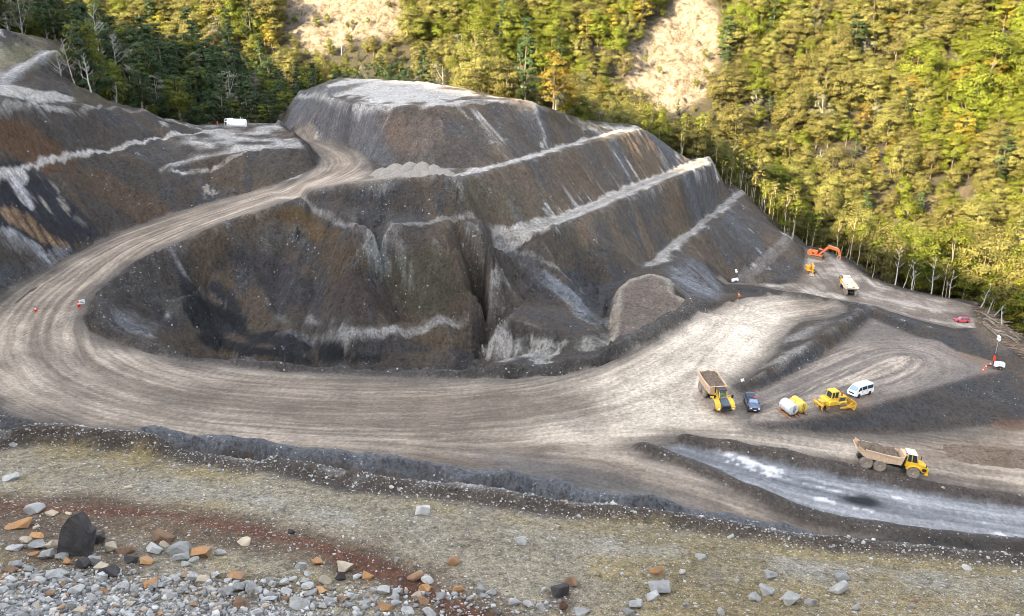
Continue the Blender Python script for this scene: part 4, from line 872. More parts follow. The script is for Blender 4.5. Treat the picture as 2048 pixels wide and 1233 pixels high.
def thing(name, label, cat, group=None):
    e = bpy.data.objects.new(name, None); COL.objects.link(e); e.empty_display_size = 1; return tag(e, label, cat, group)
def seat(o, u, v, heading, flat=True, dz=0.0, foot=3.0):
    """stand a thing on the ground under a pixel, turned to a heading (degrees from +x), tilted with the ground"""
    p = hit(u, v); return seat_at(o, p, heading, dz, foot, flat)
def seat_at(o, p, heading, dz=0.0, foot=3.0, flat=True):
    a = R(heading); f = Vector((math.cos(a), math.sin(a), 0)); l = Vector((-math.sin(a), math.cos(a), 0))
    zz = lambda q: float(np.mean([zat(q.x + k*.25, q.y + j*.25) for k in (-1, 0, 1) for j in (-1, 0, 1)]))
    z0, z1, z2, z3 = zz(p + f*foot), zz(p - f*foot), zz(p + l*foot*.5), zz(p - l*foot*.5)
    fx = Vector((f.x, f.y, (z0 - z1) / (2*foot))).normalized(); ly = Vector((l.x, l.y, (z2 - z3) / foot)).normalized(); up = fx.cross(ly).normalized(); ly = up.cross(fx)
    M = Matrix((fx, ly, up)).transposed().to_4x4(); M.translation = Vector((p.x, p.y, (z0 + z1 + z2 + z3) / 4 + dz)); o.matrix_world = M
    return o
# materials
MUD = (.30, .22, .15)
def paint(name, col, rough=.42, dirt=.35, dcol=MUD, zlo=.2, zhi=2.2):
    """paint with dust thickest near the ground and in patches"""
    g = NT(name); co = g.node('ShaderNodeTexCoord').outputs['Object']; z = g.node('ShaderNodeSeparateXYZ', ins={0: co}).outputs[2]
    n = g.noise(co, 1.7, 6, .7); low = g.node('ShaderNodeMapRange', ins={0: z, 1: zlo, 2: zhi, 3: 1.0, 4: .25}).outputs[0]
    f = g.math('MULTIPLY', g.ramp(n, [(.42, (0, 0, 0)), (.66, (1, 1, 1))]), g.math('MULTIPLY', low, dirt * 2.2), True)
    g.link(g.mix(f, (*col, 1), (*dcol, 1)), g.b.inputs['Base Color']); g.link(g.math('MULTIPLY_ADD', f, .4), g.b.inputs['Roughness']); g.n[-1].inputs[2].default_value = rough; return g.m
def glassm(name, tint, opac):
    g = NT(name); g.b.inputs['Base Color'].default_value = (*tint, 1); g.b.inputs['Roughness'].default_value = .06; g.b.inputs['Alpha'].default_value = opac; return g.m
PT_Y = paint('yellow_paint', (.62, .36, .010)); PT_YD = paint('dusty_yellow_paint', (.64, .38, .012), .45, .3); PT_K = paint('bright_yellow_paint', (.64, .39, .012), .45, .42)
PT_O = paint('orange_paint', (.60, .115, .012), .45, .4); PT_OY = paint('amber_paint', (.66, .31, .012), .4, .25); PT_W = paint('white_paint', (.76, .76, .74), .4, .28); PT_RED = paint('red_paint', (.42, .02, .05), .35, .2); PT_BLUE = paint('blue_paint', (.028, .065, .15), .35, .4)
TAN = paint('dusty_tan_steel', (.50, .36, .24), .75, .6, (.42, .32, .22)); CREAM = paint('pale_dusty_steel', (.62, .54, .42), .75, .4, (.5, .4, .28)); DKST = plain('dark_steel', (.035, .038, .042), .55, .3, .3); STEEL = plain('worn_steel', (.42, .41, .40), .45, .7, .25); BLK = plain('black_plastic', (.02, .02, .022), .5)
NAVY = paint('navy_hood_paint', (.035, .06, .085), .4, .15); RUB = plain('dusty_rubber', (.21, .18, .15), .9, 0, .35, 4); RIM = plain('dusty_rim', (.40, .25, .14), .7, 0, .3, 4); RUBD = plain('dark_rubber', (.035, .033, .032), .85); CHROME = plain('grey_rim', (.45, .45, .45), .4, .6)
GL = glassm('window_glass', (.03, .045, .06), .92); GLC = glassm('cab_glass', (.10, .16, .20), .35); GLB = glassm('sky_blue_glass', (.22, .32, .42), .9)
SOIL = plain('soil_load', (.115, .085, .06), .95, 0, .5, 2.5); LAMP = plain('lamp_glass', (.8, .8, .78), .2, 0, .05); AMB = plain('amber_lamp', (.75, .28, .01), .3, 0, .1); REDP = plain('red_plastic', (.60, .035, .012), .5, 0, .15); ORP = plain('orange_plastic', (.70, .11, .012), .5, 0, .15); WHP = plain('white_plastic', (.78, .78, .78), .5, 0, .08); HIVIS = plain('hi_vis', (.38, .72, .03), .7, 0, .1); SKIN = plain('skin', (.42, .24, .16), .6, 0, .1); TRK = plain('muddy_track', (.16, .11, .075), .85, .1, .4, 4); GREYT = paint('grey_tank_paint', (.52, .55, .57), .5, .3, (.33, .17, .08)); YTANK = paint('faded_yellow_tank_paint', (.66, .46, .07), .55, .35, (.34, .17, .07)); RUST = plain('rusty_frame', (.30, .14, .06), .85, 0, .4)
def wheel(parent, c, r, w, tyre=RUB, rim=RIM, side=1):
    h = w/2; m = MB().lathe(c, [(-h*.8, r*.58), (-h, r*.72), (-h*.92, r*.93), (-h*.55, r), (h*.55, r), (h*.92, r*.93), (h, r*.72), (h*.8, r*.58)], 24)
    if r > .6:
        for i in range(18):
            t = 2*math.pi*i/18
            for sg in (-1, 1): m.box((c[0] + math.cos(t + sg*.06)*r, c[1] + sg*h*.45, c[2] + math.sin(t + sg*.06)*r), (.09, h*.8, .10), (0, -t, sg*.35))
    t_ = m.build('wheel', tyre, parent, 'edge')
    MB().lathe(c, [(-h*.75, r*.54), (-h*.45, r*.54), (h*.45*1, r*.54), (h*.62, r*.5), (h*.5, r*.3), (h*.78, r*.27), (h*.82, r*.12)] if side > 0 else [(-h*.82, r*.12), (-h*.78, r*.27), (-h*.5, r*.3), (-h*.62, r*.5), (-h*.45, r*.54), (h*.75, r*.54)], 18).build('rim', rim, t_, 'edge')
    return t_

def cab_box(t, x0, x1, hw, z0, z1, body, roofm, glass, slope=.25, zs=None, roof_over=.08, pillar=.09):
    """glazed cab: lower shell, pillars, roof and separate panes"""
    zs = zs or z0 + (z1 - z0)*.42; xf = x1 - slope
    MB().prism([(x0, z0), (x1, z0), (x1, zs), (x0, zs)], -hw, hw).build('cab_shell', body, t, False, .04)
    m = MB()
    for sy in (-1, 1):
        m.cyl((x0 + pillar, sy*(hw - pillar), zs), (x0 + pillar, sy*(hw - pillar)*.94, z1), pillar, n=6); m.cyl((x1 - pillar, sy*(hw - pillar), zs), (xf - pillar, sy*(hw - pillar)*.94, z1), pillar, n=6); m.cyl(((x0 + x1)/2 - .1, sy*(hw - pillar*.8), zs), ((x0 + xf)/2 - .05, sy*(hw - pillar)*.94, z1), pillar*.8, n=6)
    m.build('cab_pillars', body, t)
    MB().box(((x0 + xf)/2, 0, z1 + .07), (xf - x0 + roof_over*2, hw*1.9 + roof_over, .2), None, (.86, .86), .05).build('cab_roof', roofm, t)
    xm = (x0 + x1)/2 - .1; xmt = (x0 + xf)/2 - .05
    for sy in (-1, 1):
        y0 = sy*(hw - .05); y1 = sy*(hw - .05)*.94
        for a, b, at, bt in ((x0 + .14, xm - .07, x0 + .14, xmt - .07), (xm + .07, x1 - .14, xmt + .07, xf - .14)):
            MB().slab([(a, y0, zs + .02), (b, y0, zs + .02), (bt, y1, z1 - .04), (at, y1, z1 - .04)], .012).build('window', glass, t)
    MB().slab([(x1 - .05, -hw + .1, zs + .02), (x1 - .05, hw - .1, zs + .02), (xf - .05, (hw - .1)*.94, z1 - .04), (xf - .05, -(hw - .1)*.94, z1 - .04)], .012).build('windscreen', glass, t)
    MB().slab([(x0 + .04, -hw + .12, zs + .02), (x0 + .04, hw - .12, zs + .02), (x0 + .04, (hw - .12)*.94, z1 - .04), (x0 + .04, -(hw - .12)*.94, z1 - .04)], .012).build('rear_window', glass, t)
    MB().box(((x0 + x1)/2 - .15, 0, z0 + .55), (.55, .6, .5), None, None, .05).box(((x0 + x1)/2 - .42, 0, z0 + .95), (.16, .55, .75), None, None, .05).build('seat', BLK, t)

def dump_truck(label, body, tub, hoodm, load=True, komatsu=False, group='articulated dump trucks'):
    t = thing('dump_truck', label, 'dump truck', group); r, w = .90, .66
    for x in (3.05, -1.75, -3.65):
        for sy in (-1, 1): wheel(t, (x, sy*1.22, r), r, w, RUB, RIM, sy)
    MB().box((-2.0, 0, 1.15), (5.6, .9, .42)).box((1.1, 0, 1.1), (1.3, .7, .55)).cyl((.6, 0, .75), (.6, 0, 1.75), .28).box((-2.7, 0, .92), (2.4, 1.7, .26)).build('rear_frame', DKST, t)
    MB().box((3.1, 0, 1.05), (3.0, 1.3, .45)).cyl((3.05, -1.0, .9), (3.05, 1.0, .9), .16).build('front_frame', DKST, t)
    for sy in (-1, 1): MB().cyl((-1.0, sy*.95, 1.2), (.35, sy*1.0, 1.75), .11).cyl((.35, sy*1.0, 1.75), (.8, sy*1.0, 1.95), .065).build('hoist_cylinder', STEEL, t)
    # tub: floor, sides, headboard, tail chute
    zt = 2.95; prof_o = [(1.05, 1.75), (1.25, 3.05), (.5, zt), (-4.35, 2.72), (-5.35, 3.2), (-5.6, 2.85), (-4.6, 2.0), (-3.9, 1.72), (-1.2, 1.62)]
    m = MB()
    for sy in (-1, 1): m.prism(prof_o, sy*1.40, sy*1.52)
    m.slab([(1.05, -1.4, 1.75), (-1.2, -1.4, 1.62), (-1.2, 1.4, 1.62), (1.05, 1.4, 1.75)], .08).slab([(-1.2, -1.4, 1.62), (-3.9, -1.4, 1.72), (-3.9, 1.4, 1.72), (-1.2, 1.4, 1.62)], .08).slab([(-3.9, -1.4, 1.72), (-5.6, -1.4, 2.85), (-5.6, 1.4, 2.85), (-3.9, 1.4, 1.72)], .08)
    m.slab([(1.05, -1.4, 1.75), (1.05, 1.4, 1.75), (1.25, 1.4, 3.3), (1.25, -1.4, 3.3)], .1).box((1.45, 0, 3.3), (.55, 2.2, .1), (0, -.25, 0))
    tb = m.build('dump_body', tub, t)
    m = MB()
    for sy in (-1, 1):
        m.box((-1.9, sy*1.56, 2.84), (4.9, .14, .2), (0, .048, 0)); m.box((-4.85, sy*1.56, 2.95), (1.2, .13, .2), (0, .45, 0))
        for x in (-3.4, -2.2, -1.0, .2): m.box((x, sy*1.55, 2.3), (.14, .1, .95))
    m.build('body_rib', tub, tb)
    if load:
        n = 16; V = []; F = []
        for i in range(n + 1):
            for j in range(9):
                x = .95 - 5.9*i/n; y = -1.38 + 2.76*j/8; e = min(i/3.0, (n - i)/4.0, 1) * (1 - (abs(j - 4)/4)**2.4)
                V.append((x, y, 2.55 + (.35 if i > n - 4 else 0) + .95*e + random.uniform(-.06, .06) + .15*math.sin(i*.9 + j)))
        for i in range(n):
            for j in range(8): a = i*9 + j; F.append((a, a+1, a+10, a+9))
        k = len(V); V += [(1.0, -1.3, 1.8), (1.0, 1.3, 1.8), (-4.4, 1.3, 1.9), (-4.4, -1.3, 1.9)]
        me = bpy.data.meshes.new('soil_load'); me.from_pydata(V, [], F); me.materials.append(SOIL); me.update(); lo = bpy.data.objects.new('soil_load', me); COL.objects.link(lo); lo.parent = t
    # tractor
    if komatsu:
        cab_box(t, 1.75, 3.25, .72, 1.5, 3.25, body, DKST, GLC, .25, 2.15)
        MB().prism([(3.25, 1.3), (5.05, 1.15), (5.1, 1.75), (3.3, 2.2)], -.68, .68).build('hood', hoodm, t, False, .08)
        MB().box((5.06, 0, 1.3), (.12, 1.3, .5)).box((5.1, 0, .95), (.35, 1.9, .28), None, None, .05).build('grille', BLK, t)
        for sy in (-1, 1):
            MB().prism([(1.6, 1.75), (2.2, 2.0), (3.6, 2.0), (4.4, 1.7), (4.85, 1.0), (4.5, .95), (4.1, 1.5), (3.5, 1.86), (2.4, 1.86), (1.75, 1.5)], sy*.7, sy*1.58).build('fender', body, t, False, .05)
            MB().box((4.88, sy*1.15, 1.15), (.3, .7, .7), None, None, .06).build('front_panel', body, t)
            MB().box((5.05, sy*1.15, 1.15), (.06, .3, .2)).build('headlight', LAMP, t)
            MB().box((3.35, sy*1.45, 2.45), (.12, .3, .55)).cyl((3.2, sy*.8, 2.3), (3.35, sy*1.4, 2.5), .03, n=6).build('mirror', BLK, t)
    else:
        cab_box(t, 1.7, 3.5, 1.05, 1.55, 3.55, body, CREAM if body is PT_YD else body, GL, .42, 2.4)
        MB().prism([(3.5, 1.4), (4.95, 1.0), (5.2, 1.1), (5.2, 1.8), (4.75, 2.1), (3.5, 2.42)], -1.0, 1.0).build('hood', body, t, False, .1)
        MB().box((5.2, 0, 1.45), (.06, 1.2, .45)).build('grille', BLK, t); MB().box((5.0, 0, .92), (.5, 2.3, .3), None, None, .06).build('bumper', body, t)
        for sy in (-1, 1):
            MB().prism([(1.85, 1.35), (2.2, 1.85), (2.7, 2.05), (3.4, 2.05), (3.95, 1.8), (4.3, 1.35), (4.15, 1.3), (3.8, 1.65), (3.3, 1.9), (2.75, 1.9), (2.35, 1.7), (2.05, 1.3)], sy*.8, sy*1.52).build('fender', body, t, False, .04)
            MB().box((4.55, sy*1.02, 1.55), (.6, .05, .45)).build('vent_grille', DKST, t)
            MB().box((5.22, sy*.75, 1.72), (.05, .25, .14)).build('headlight', LAMP, t)
            MB().cyl((4.3, sy*1.0, 2.15), (4.5, sy*1.4, 2.3), .025, n=6).box((4.52, sy*1.38, 2.4), (.1, .22, .4)).build('mirror', BLK, t)
            MB().box((2.0, sy*1.15, .95), (.4, .5, .08)).box((2.0, sy*1.2, .65), (.4, .45, .06)).build('step', DKST, t)
    MB().cyl((1.7, .6, 3.4), (1.7, .6, 3.62), .1).build('beacon', AMB, t); MB().cyl((1.55, -.75, 2.0), (1.55, -.75, 3.5), .08).build('exhaust', DKST, t)
    MB().box((1.45, 0, 1.75), (.45, 1.6, 1.1), None, None, .05).build('rear_housing', DKST if not komatsu else body, t)
    return t

tk1 = dump_truck('yellow and tan dump truck loaded with soil, driving right beside the brown berm', PT_YD, TAN, PT_YD)
tk2 = dump_truck('yellow dump truck with navy hood facing the camera at the road junction', PT_K, TAN, NAVY, True, True)
tk3 = dump_truck('pale dusty dump truck seen from behind in the lower yard near the forest', PT_YD, CREAM, PT_YD, False)
def head_px(u0, v0, u1, v1):
    a, b = hit(u0, v0), hit(u1, v1); return math.degrees(math.atan2(b.y - a.y, b.x - a.x)), (a + b)/2
h1, c1 = head_px(1736, 933, 1815, 950); seat_at(tk1, c1, h1, -.05, 3.2)
h2, c2 = head_px(1421, 790, 1440, 816); seat_at(tk2, c2, h2, 0, 3.2)
h3, c3 = head_px(1699, 590, 1688, 574); seat_at(tk3, c3, h3, 0, 3.2); tk3.scale = (1.0, 1.0, 1.0)

# driver: one skinned body in a bright vest
def person_mesh(name, joints, edges, radii, mat):
    me = bpy.data.meshes.new(name); me.from_pydata(joints, edges, []); o = bpy.data.objects.new(name, me); COL.objects.link(o)
    sk = o.modifiers.new('skin', 'SKIN'); 
    for i, r_ in enumerate(radii): me.skin_vertices[0].data[i].radius = (r_, r_)
    me.skin_vertices[0].data[0].use_root = True; o.modifiers.new('sub', 'SUBSURF').levels = 1; me.materials.append(mat); return o
J = [(0, 0, .5), (.03, 0, .75), (.04, 0, 1.0), (.04, .21, 1.0), (.22, .27, .78), (.45, .16, .86), (.04, -.21, 1.0), (.22, -.27, .78), (.45, -.16, .86), (.25, .1, .48), (.48, .1, .5), (.5, .1, .1), (.25, -.1, .48), (.48, -.1, .5), (.5, -.1, .1), (.05, 0, 1.1)]
E = [(0, 1), (1, 2), (2, 3), (3, 4), (4, 5), (2, 6), (6, 7), (7, 8), (0, 9), (9, 10), (10, 11), (0, 12), (12, 13), (13, 14), (2, 15)]
drv = person_mesh('person', J, E, [.15, .16, .14, .075, .055, .045, .075, .055, .045, .09, .07, .055, .09, .07, .055, .06], HIVIS); tag(drv, 'driver in bright green high visibility clothing, hands on the wheel in the truck cab', 'person')
MB().lathe((.07, 0, 1.24), [(-.13, .05), (-.10, .085), (0, .10), (.09, .085), (.125, .04)], 12, 'z').build('head', SKIN, drv, True); MB().lathe((.06, 0, 1.31), [(-.02, .12), (.0, .125), (.05, .105), (.08, .05)], 12, 'z').build('hard_hat', WHP, drv, True)
drv.matrix_world = tk2.matrix_world @ Matrix.Translation((2.35, 0, 1.52))

# ------------------------------------------------------------------ bulldozer
def track_belt(t, L, r, w, y, zc=None, name='track', mat=TRK, shoes=True):
    """rounded track loop with raised shoes and road wheels"""
    zc = zc or r; m = MB(); n = 10; prof = [(L/2 + r*math.sin(a), zc - r*math.cos(a)) for a in np.linspace(0, math.pi, n)] + [(-L/2 - r*math.sin(a), zc + r*math.cos(a)) for a in np.linspace(0, math.pi, n)]
    m.prism(prof, y - w/2, y + w/2); tr = m.build(name, mat, t)
    if shoes:
        m = MB(); per = 2*L + 2*math.pi*r; k = int(per/.22)
        for i in range(k):
            s = per*i/k
            if s < L: x, z, a = -L/2 + s, zc - r, 0
            elif s < L + math.pi*r: q = (s - L)/r; x, z, a = L/2 + r*math.sin(q), zc - r*math.cos(q), -q
            elif s < 2*L + math.pi*r: x, z, a = L/2 - (s - L - math.pi*r), zc + r, 0
            else: q = (s - 2*L - math.pi*r)/r; x, z, a = -L/2 - r*math.sin(q), zc + r*math.cos(q), -q
            m.box((x, y, z), (.10, w*1.02, .08), (0, a, 0))
        m.build('track_shoe', mat, tr)
    m = MB()
    for sx in np.linspace(-L/2, L/2, 6): m.cyl((sx, y - w*.52, zc - r*.25 if abs(sx) < L*.45 else zc), (sx, y + w*.52, zc - r*.25 if abs(sx) < L*.45 else zc), r*.42 if abs(sx) < L*.45 else r*.72, n=12)
    m.build('road_wheel', TRK, tr); return tr
dz = thing('bulldozer', 'yellow bulldozer with rear ripper parked between the tanks and the white van', 'bulldozer')
for sy in (-1, 1): track_belt(dz, 2.7, .46, .56, sy*.98)
MB().box((.2, 0, .85), (3.6, 1.4, .6), None, None, .06).build('chassis', PT_K, dz)
MB().prism([(.35, 1.1), (2.0, 1.0), (2.0, 1.75), (1.85, 1.9), (.35, 2.0)], -.52, .52).build('hood', PT_K, dz, False, .06)
for sy in (-1, 1): MB().box((1.1, sy*.53, 1.5), (1.1, .04, .5)).build('side_panel', NAVY, dz)
MB().box((2.02, 0, 1.4), (.05, .85, .6)).build('grille', BLK, dz)
for sy in (-1, 1): MB().prism([(-1.75, 1.05), (-1.75, 1.55), (-1.45, 1.75), (-.3, 1.6), (.4, 1.25), (.4, 1.05)], sy*.55, sy*1.15).build('fender', PT_K, dz, False, .06)
cab_box(dz, -1.15, .3, .62, 1.35, 2.85, PT_K, PT_K, GL, .12, 1.9)
MB().prism([(-1.9, 1.0), (-1.15, 1.0), (-1.15, 1.85), (-1.6, 1.85), (-1.9, 1.6)], -.7, .7).build('fuel_tank', PT_K, dz, False, .08)
MB().cyl((.8, .25, 1.9), (.8, .25, 2.75), .075).build('exhaust', DKST, dz); MB().cyl((1.15, -.2, 1.9), (1.15, -.2, 2.4), .13).lathe((1.15, -.2, 2.4), [(0, .2), (.16, .2), (.22, .06)], 12, 'z').build('air_intake', RUST, dz)
bl = MB(); pr = [(0, .08), (.16, .35), (.2, .75), (.1, 1.15), (-.04, 1.4), (-.1, 1.38), (.02, 1.1), (.1, .75), (.06, .38), (-.08, .1)]
bl.prism([(2.75 + x, z) for x, z in pr], -1.65, 1.65).build('blade', PT_Y, dz)
for sy in (-1, 1):
    MB().box((1.5, sy*1.4, .62), (2.6, .16, .24), (0, .04, 0)).cyl((1.9, sy*.45, 1.7), (2.7, sy*.6, .95), .07).cyl((1.2, sy*1.4, .75), (2.65, sy*1.2, 1.15), .06).build('push_arm', PT_Y, dz)
MB().box((-2.25, 0, .95), (.9, 1.0, .22)).box((-2.2, 0, 1.4), (.7, .9, .16)).box((-2.7, 0, 1.05), (.25, 1.9, .34), None, None, .04).build('ripper_frame', PT_K, dz)
for sy in (-1, 0, 1): MB().prism([(-2.75, 1.5), (-2.6, 1.5), (-2.62, .5), (-2.4, .22), (-2.5, .18), (-2.8, .5)], sy*.8 - .06, sy*.8 + .06).build('ripper_shank', PT_OY, dz)
hd, cd = head_px(1636, 821, 1690, 812); seat_at(dz, cd, hd, 0, 1.5); dz.scale = (1.12,)*3

# ------------------------------------------------------------------ van, pickup, car
def road_vehicle(name, label, cat, prof, hw, paintm, wr, axles, panes, front, tyre=RUBD, rim=CHROME, tum=.16, zt=(.9, 1.95), track=None):
    t = thing(name, label, cat)
    MB().prism(prof, -hw, hw, tum, zt).build('body', paintm, t, 'edge', .05)
    for x in axles:
        for sy in (-1, 1):
            wheel(t, (x, sy*(hw - .1), wr), wr, .22, tyre, rim, sy); MB().cyl((x, sy*(hw - .2), wr), (x, sy*(hw + .012), wr), wr*1.18, n=18).build('wheel_arch', BLK, t)
    def yz(z): return hw * (1 - tum*max(0, (z - zt[0])/(zt[1] - zt[0])))
    for a, b, c, d in panes:
        for sy in (-1, 1):
            q = [(x, sy*(yz(z) + .006), z) for x, z in (a, b, c, d)]; MB().slab(q, .01*sy).build('window', GL, t)
    (x0, z0), (x1, z1) = front
    for nm, (xa, za), (xb, zb), off in (('windscreen', front[0], front[1], .012), ('rear_window', front[2], front[3], -.012)) if len(front) > 2 else (('windscreen', front[0], front[1], .012),):
        MB().slab([(xa + off, -yz(za) + .1, za), (xa + off, yz(za) - .1, za), (xb + off, yz(zb) - .1, zb), (xb + off, -yz(zb) + .1, zb)], .008).build(nm, GLB if nm == 'windscreen' else GL, t)
    return t
vp = [(-2.3, .32), (2.2, .32), (2.38, .5), (2.36, .95), (2.2, 1.12), (1.55, 1.82), (1.3, 1.96), (.2, 2.04), (-2.0, 2.02), (-2.25, 1.9), (-2.36, 1.2)]
van = road_vehicle('van', 'white passenger van parked behind the yellow bulldozer', 'van', vp, .86, PT_W, .33, (1.45, -1.35), [[(.85, 1.2), (1.75, 1.2), (1.38, 1.72), (.85, 1.75)], [(-.5, 1.2), (.75, 1.2), (.75, 1.75), (-.5, 1.76)], [(-2.15, 1.2), (-.65, 1.2), (-.65, 1.76), (-2.1, 1.76)]], [(2.14, 1.18), (1.58, 1.80)])
MB().box((2.39, 0, .48), (.1, 1.6, .22), None, None, .04).build('bumper', WHP, van); MB().box((2.39, 0, .78), (.03, 1.0, .2)).build('grille', BLK, van)
for sy in (-1, 1): MB().box((2.37, sy*.66, .82), (.05, .28, .18)).build('headlight', LAMP, van); MB().box((-2.34, sy*.74, 1.0), (.06, .12, .4)).build('tail_light', REDP, van); MB().box((1.75, sy*.95, 1.25), (.1, .14, .2)).build('mirror', BLK, van)
MB().box((.75, .868, 1.0), (.02, .012, 1.2)).box((-.6, .868, 1.0), (.02, .012, 1.2)).box((.75, -.868, 1.0), (.02, .012, 1.2)).build('door_seam', BLK, van)
MB().box((.2, .868, 1.08), (.16, .025, .04)).box((.2, -.868, 1.08), (.16, .025, .04)).build('door_handle', BLK, van)
hv, cv_ = head_px(1735, 785, 1704, 794); seat_at(van, cv_, hv, 0, 1.3); van.scale = (1.02,)*3
pp = [(-2.2, .5), (2.15, .5), (2.28, .65), (2.25, 1.0), (1.05, 1.14), (.5, 1.72), (-1.9, 1.76), (-2.2, 1.15)]
puk = road_vehicle('utility_vehicle', 'small dark blue four-wheel drive parked beside the yellow dump truck', 'car', pp, .86, PT_BLUE, .38, (1.4, -1.3), [[(-.3, 1.16), (.85, 1.16), (.42, 1.64), (-.3, 1.66)], [(-1.9, 1.16), (-.45, 1.16), (-.45, 1.66), (-1.8, 1.66)]], [(1.0, 1.16), (.52, 1.70)], tum=.2, zt=(1.0, 1.75))
MB().box((2.3, 0, .6), (.12, 1.6, .24), None, None, .04).build('bumper', BLK, puk); MB().box((2.27, 0, .88), (.03, .9, .18)).build('grille', BLK, puk); MB().box((2.37, 0, .6), (.01, .42, .13)).build('number_plate', WHP, puk)
for sy in (-1, 1): MB().box((2.26, sy*.62, .9), (.05, .26, .17)).build('headlight', LAMP, puk); MB().box((.9, sy*.96, 1.2), (.1, .16, .15)).build('mirror', BLK, puk)
MB().box((-.6, 0, 1.82), (1.7, 1.2, .05)).build('roof_rack', BLK, puk); MB().box((.1, .35, 1.85), (.35, .4, .12)).build('roof_bag', REDP, puk)
hp, cp = head_px(1497, 806, 1507, 826); seat_at(puk, cp, hp, 0, 1.3)
rp = [(-2.0, .3), (1.95, .3), (2.05, .45), (2.0, .75), (.9, .86), (.35, 1.36), (-1.55, 1.38), (-2.0, .95)]
rcar = road_vehicle('car', 'small red station wagon parked alone on the lower yard', 'car', rp, .78, PT_RED, .3, (1.25, -1.25), [[(-.35, .9), (.72, .9), (.3, 1.3), (-.35, 1.31)], [(-1.75, .92), (-.45, .9), (-.45, 1.31), (-1.5, 1.32)]], [(.86, .88), (.38, 1.34)], tyre=RUBD, rim=WHP, tum=.2, zt=(.85, 1.4))
MB().box((2.03, 0, .45), (.08, 1.4, .16)).build('bumper', BLK, rcar)
for sy in (-1, 1): MB().box((2.02, sy*.58, .66), (.04, .24, .12)).build('headlight', LAMP, rcar)
hr, cr_ = head_px(1935, 644, 1911, 643); seat_at(rcar, cr_, hr, 0, 1.2)

# ------------------------------------------------------------------ excavators
def excavator(label, col, L, swing, boom, stick, bucket):
    t = thing('excavator', label, 'excavator', 'tracked excavators')
    for sy in (-1, 1): track_belt(t, L, .48, .6, sy*1.3)
    MB().box((0, 0, .62), (2.0, 2.2, .45)).cyl((0, 0, .8), (0, 0, 1.15), .8).build('undercarriage', DKST, t)
    Rz = Matrix.Rotation(R(swing), 4, 'Z')
    def part(m, name, mat, **kw): bmesh.ops.transform(m.bm, matrix=Rz, verts=m.bm.verts); return m.build(name, mat, t, **kw)
    part(MB().box((-.6, 0, 1.32), (4.6, 2.9, .3), None, None, .04), 'deck', col)
    part(MB().box((-2.55, 0, 1.85), (.9, 2.9, 1.1), None, (.9, .95), .12), 'counterweight', col)
    part(MB().box((-1.1, .0, 1.9), (2.2, 2.8, .95), None, (.97, .94), .06), 'engine_cover', col)
    part(MB().box((-1.1, 1.4, 1.9), (.8, .06, .5)).box((-1.1, -1.4, 1.9), (.8, .06, .5)), 'vent', DKST)
    part(MB().cyl((-1.7, -.7, 2.3), (-1.7, -.7, 2.85), .08), 'exhaust', DKST)
    part(MB().prism([(-.05, 1.4), (1.55, 1.4), (1.6, 2.0), (1.25, 3.0), (-.05, 3.0)], .45, 1.4), 'cab', DKST, bevel=.05)
    part(MB().slab([(.05, 1.41, 2.0), (1.45, 1.41, 2.0), (1.15, 1.41, 2.88), (.05, 1.41, 2.88)], .015), 'window', GLB)
    part(MB().slab([(1.6, .55, 2.0), (1.6, 1.3, 2.0), (1.27, 1.3, 2.9), (1.27, .55, 2.9)], .015), 'windscreen', GLB)
    part(MB().box((.55, .92, 3.04), (1.3, .95, .08)), 'cab_roof', col)
    # boom bends upward, stick hangs, bucket curls
    (b0, b1, b2), (s0, s1) = boom, stick
    def limb(m, pts, ws, hy):
        for (p, w0), (q, w1) in zip(zip(pts[:-1], ws[:-1]), zip(pts[1:], ws[1:])):
            p = Vector(p); q = Vector(q); d = (q - p).normalized(); nn = Vector((-d.y, d.x))
            m.prism([tuple(p + nn*w0), tuple(p - nn*w0), tuple(q - nn*w1), tuple(q + nn*w1)], -hy, hy)
        return m
    part(limb(MB(), [b0, b1, b2], [.28, .48, .26], .28), 'boom', col); part(limb(MB(), [s0, b2, s1], [.16, .4, .2], .22), 'stick', col)
    part(MB().cyl((.7, .35, 1.5), (b1[0] - .3, .35, b1[1] - .3), .1).cyl((.7, -.35, 1.5), (b1[0] - .3, -.35, b1[1] - .3), .1), 'boom_cylinder', STEEL)
    part(MB().cyl((b1[0] - .4, 0, b1[1] + .6), (s0[0], 0, s0[1]), .1), 'stick_cylinder', STEEL)
    x, z, a = s1[0], s1[1], R(bucket); c_, s_ = math.cos(a), math.sin(a)
    pr_ = [(0, .15), (.55, .1), (.95, -.25), (1.0, -.75), (.7, -1.2), (.1, -1.35), (-.1, -1.25), (.35, -1.05), (.62, -.75), (.6, -.4), (.3, -.15), (0, -.12)]
    part(MB().prism([(x + px_*c_ - pz_*s_, z + px_*s_ + pz_*c_) for px_, pz_ in pr_], -.75, .75), 'bucket', STEEL)
    return t
ex1 = excavator('orange excavator with arched boom reaching right at the forest edge', PT_O, 3.2, 0, ((.6, 1.6), (3.2, 4.6), (6.4, 4.0)), ((5.9, 4.7), (7.4, 1.4)), 200)
he2, ce2 = head_px(1610, 545, 1628, 549); ha_, _c = head_px(1613, 545, 1627, 572)
ex2 = excavator('yellow excavator digging downwards below the orange one', PT_OY, 2.8, ha_ - he2 + 6, ((.6, 1.6), (2.2, 4.2), (4.4, 3.6)), ((4.0, 4.2), (4.7, .6)), 210)
he, ce = head_px(1622, 515, 1645, 519); seat_at(ex1, ce, he - 8, 0, 1.5); ex1.scale = (.98,)*3
seat_at(ex2, ce2, he2 - 6, 0, 1.4); ex2.scale = (.82,)*3

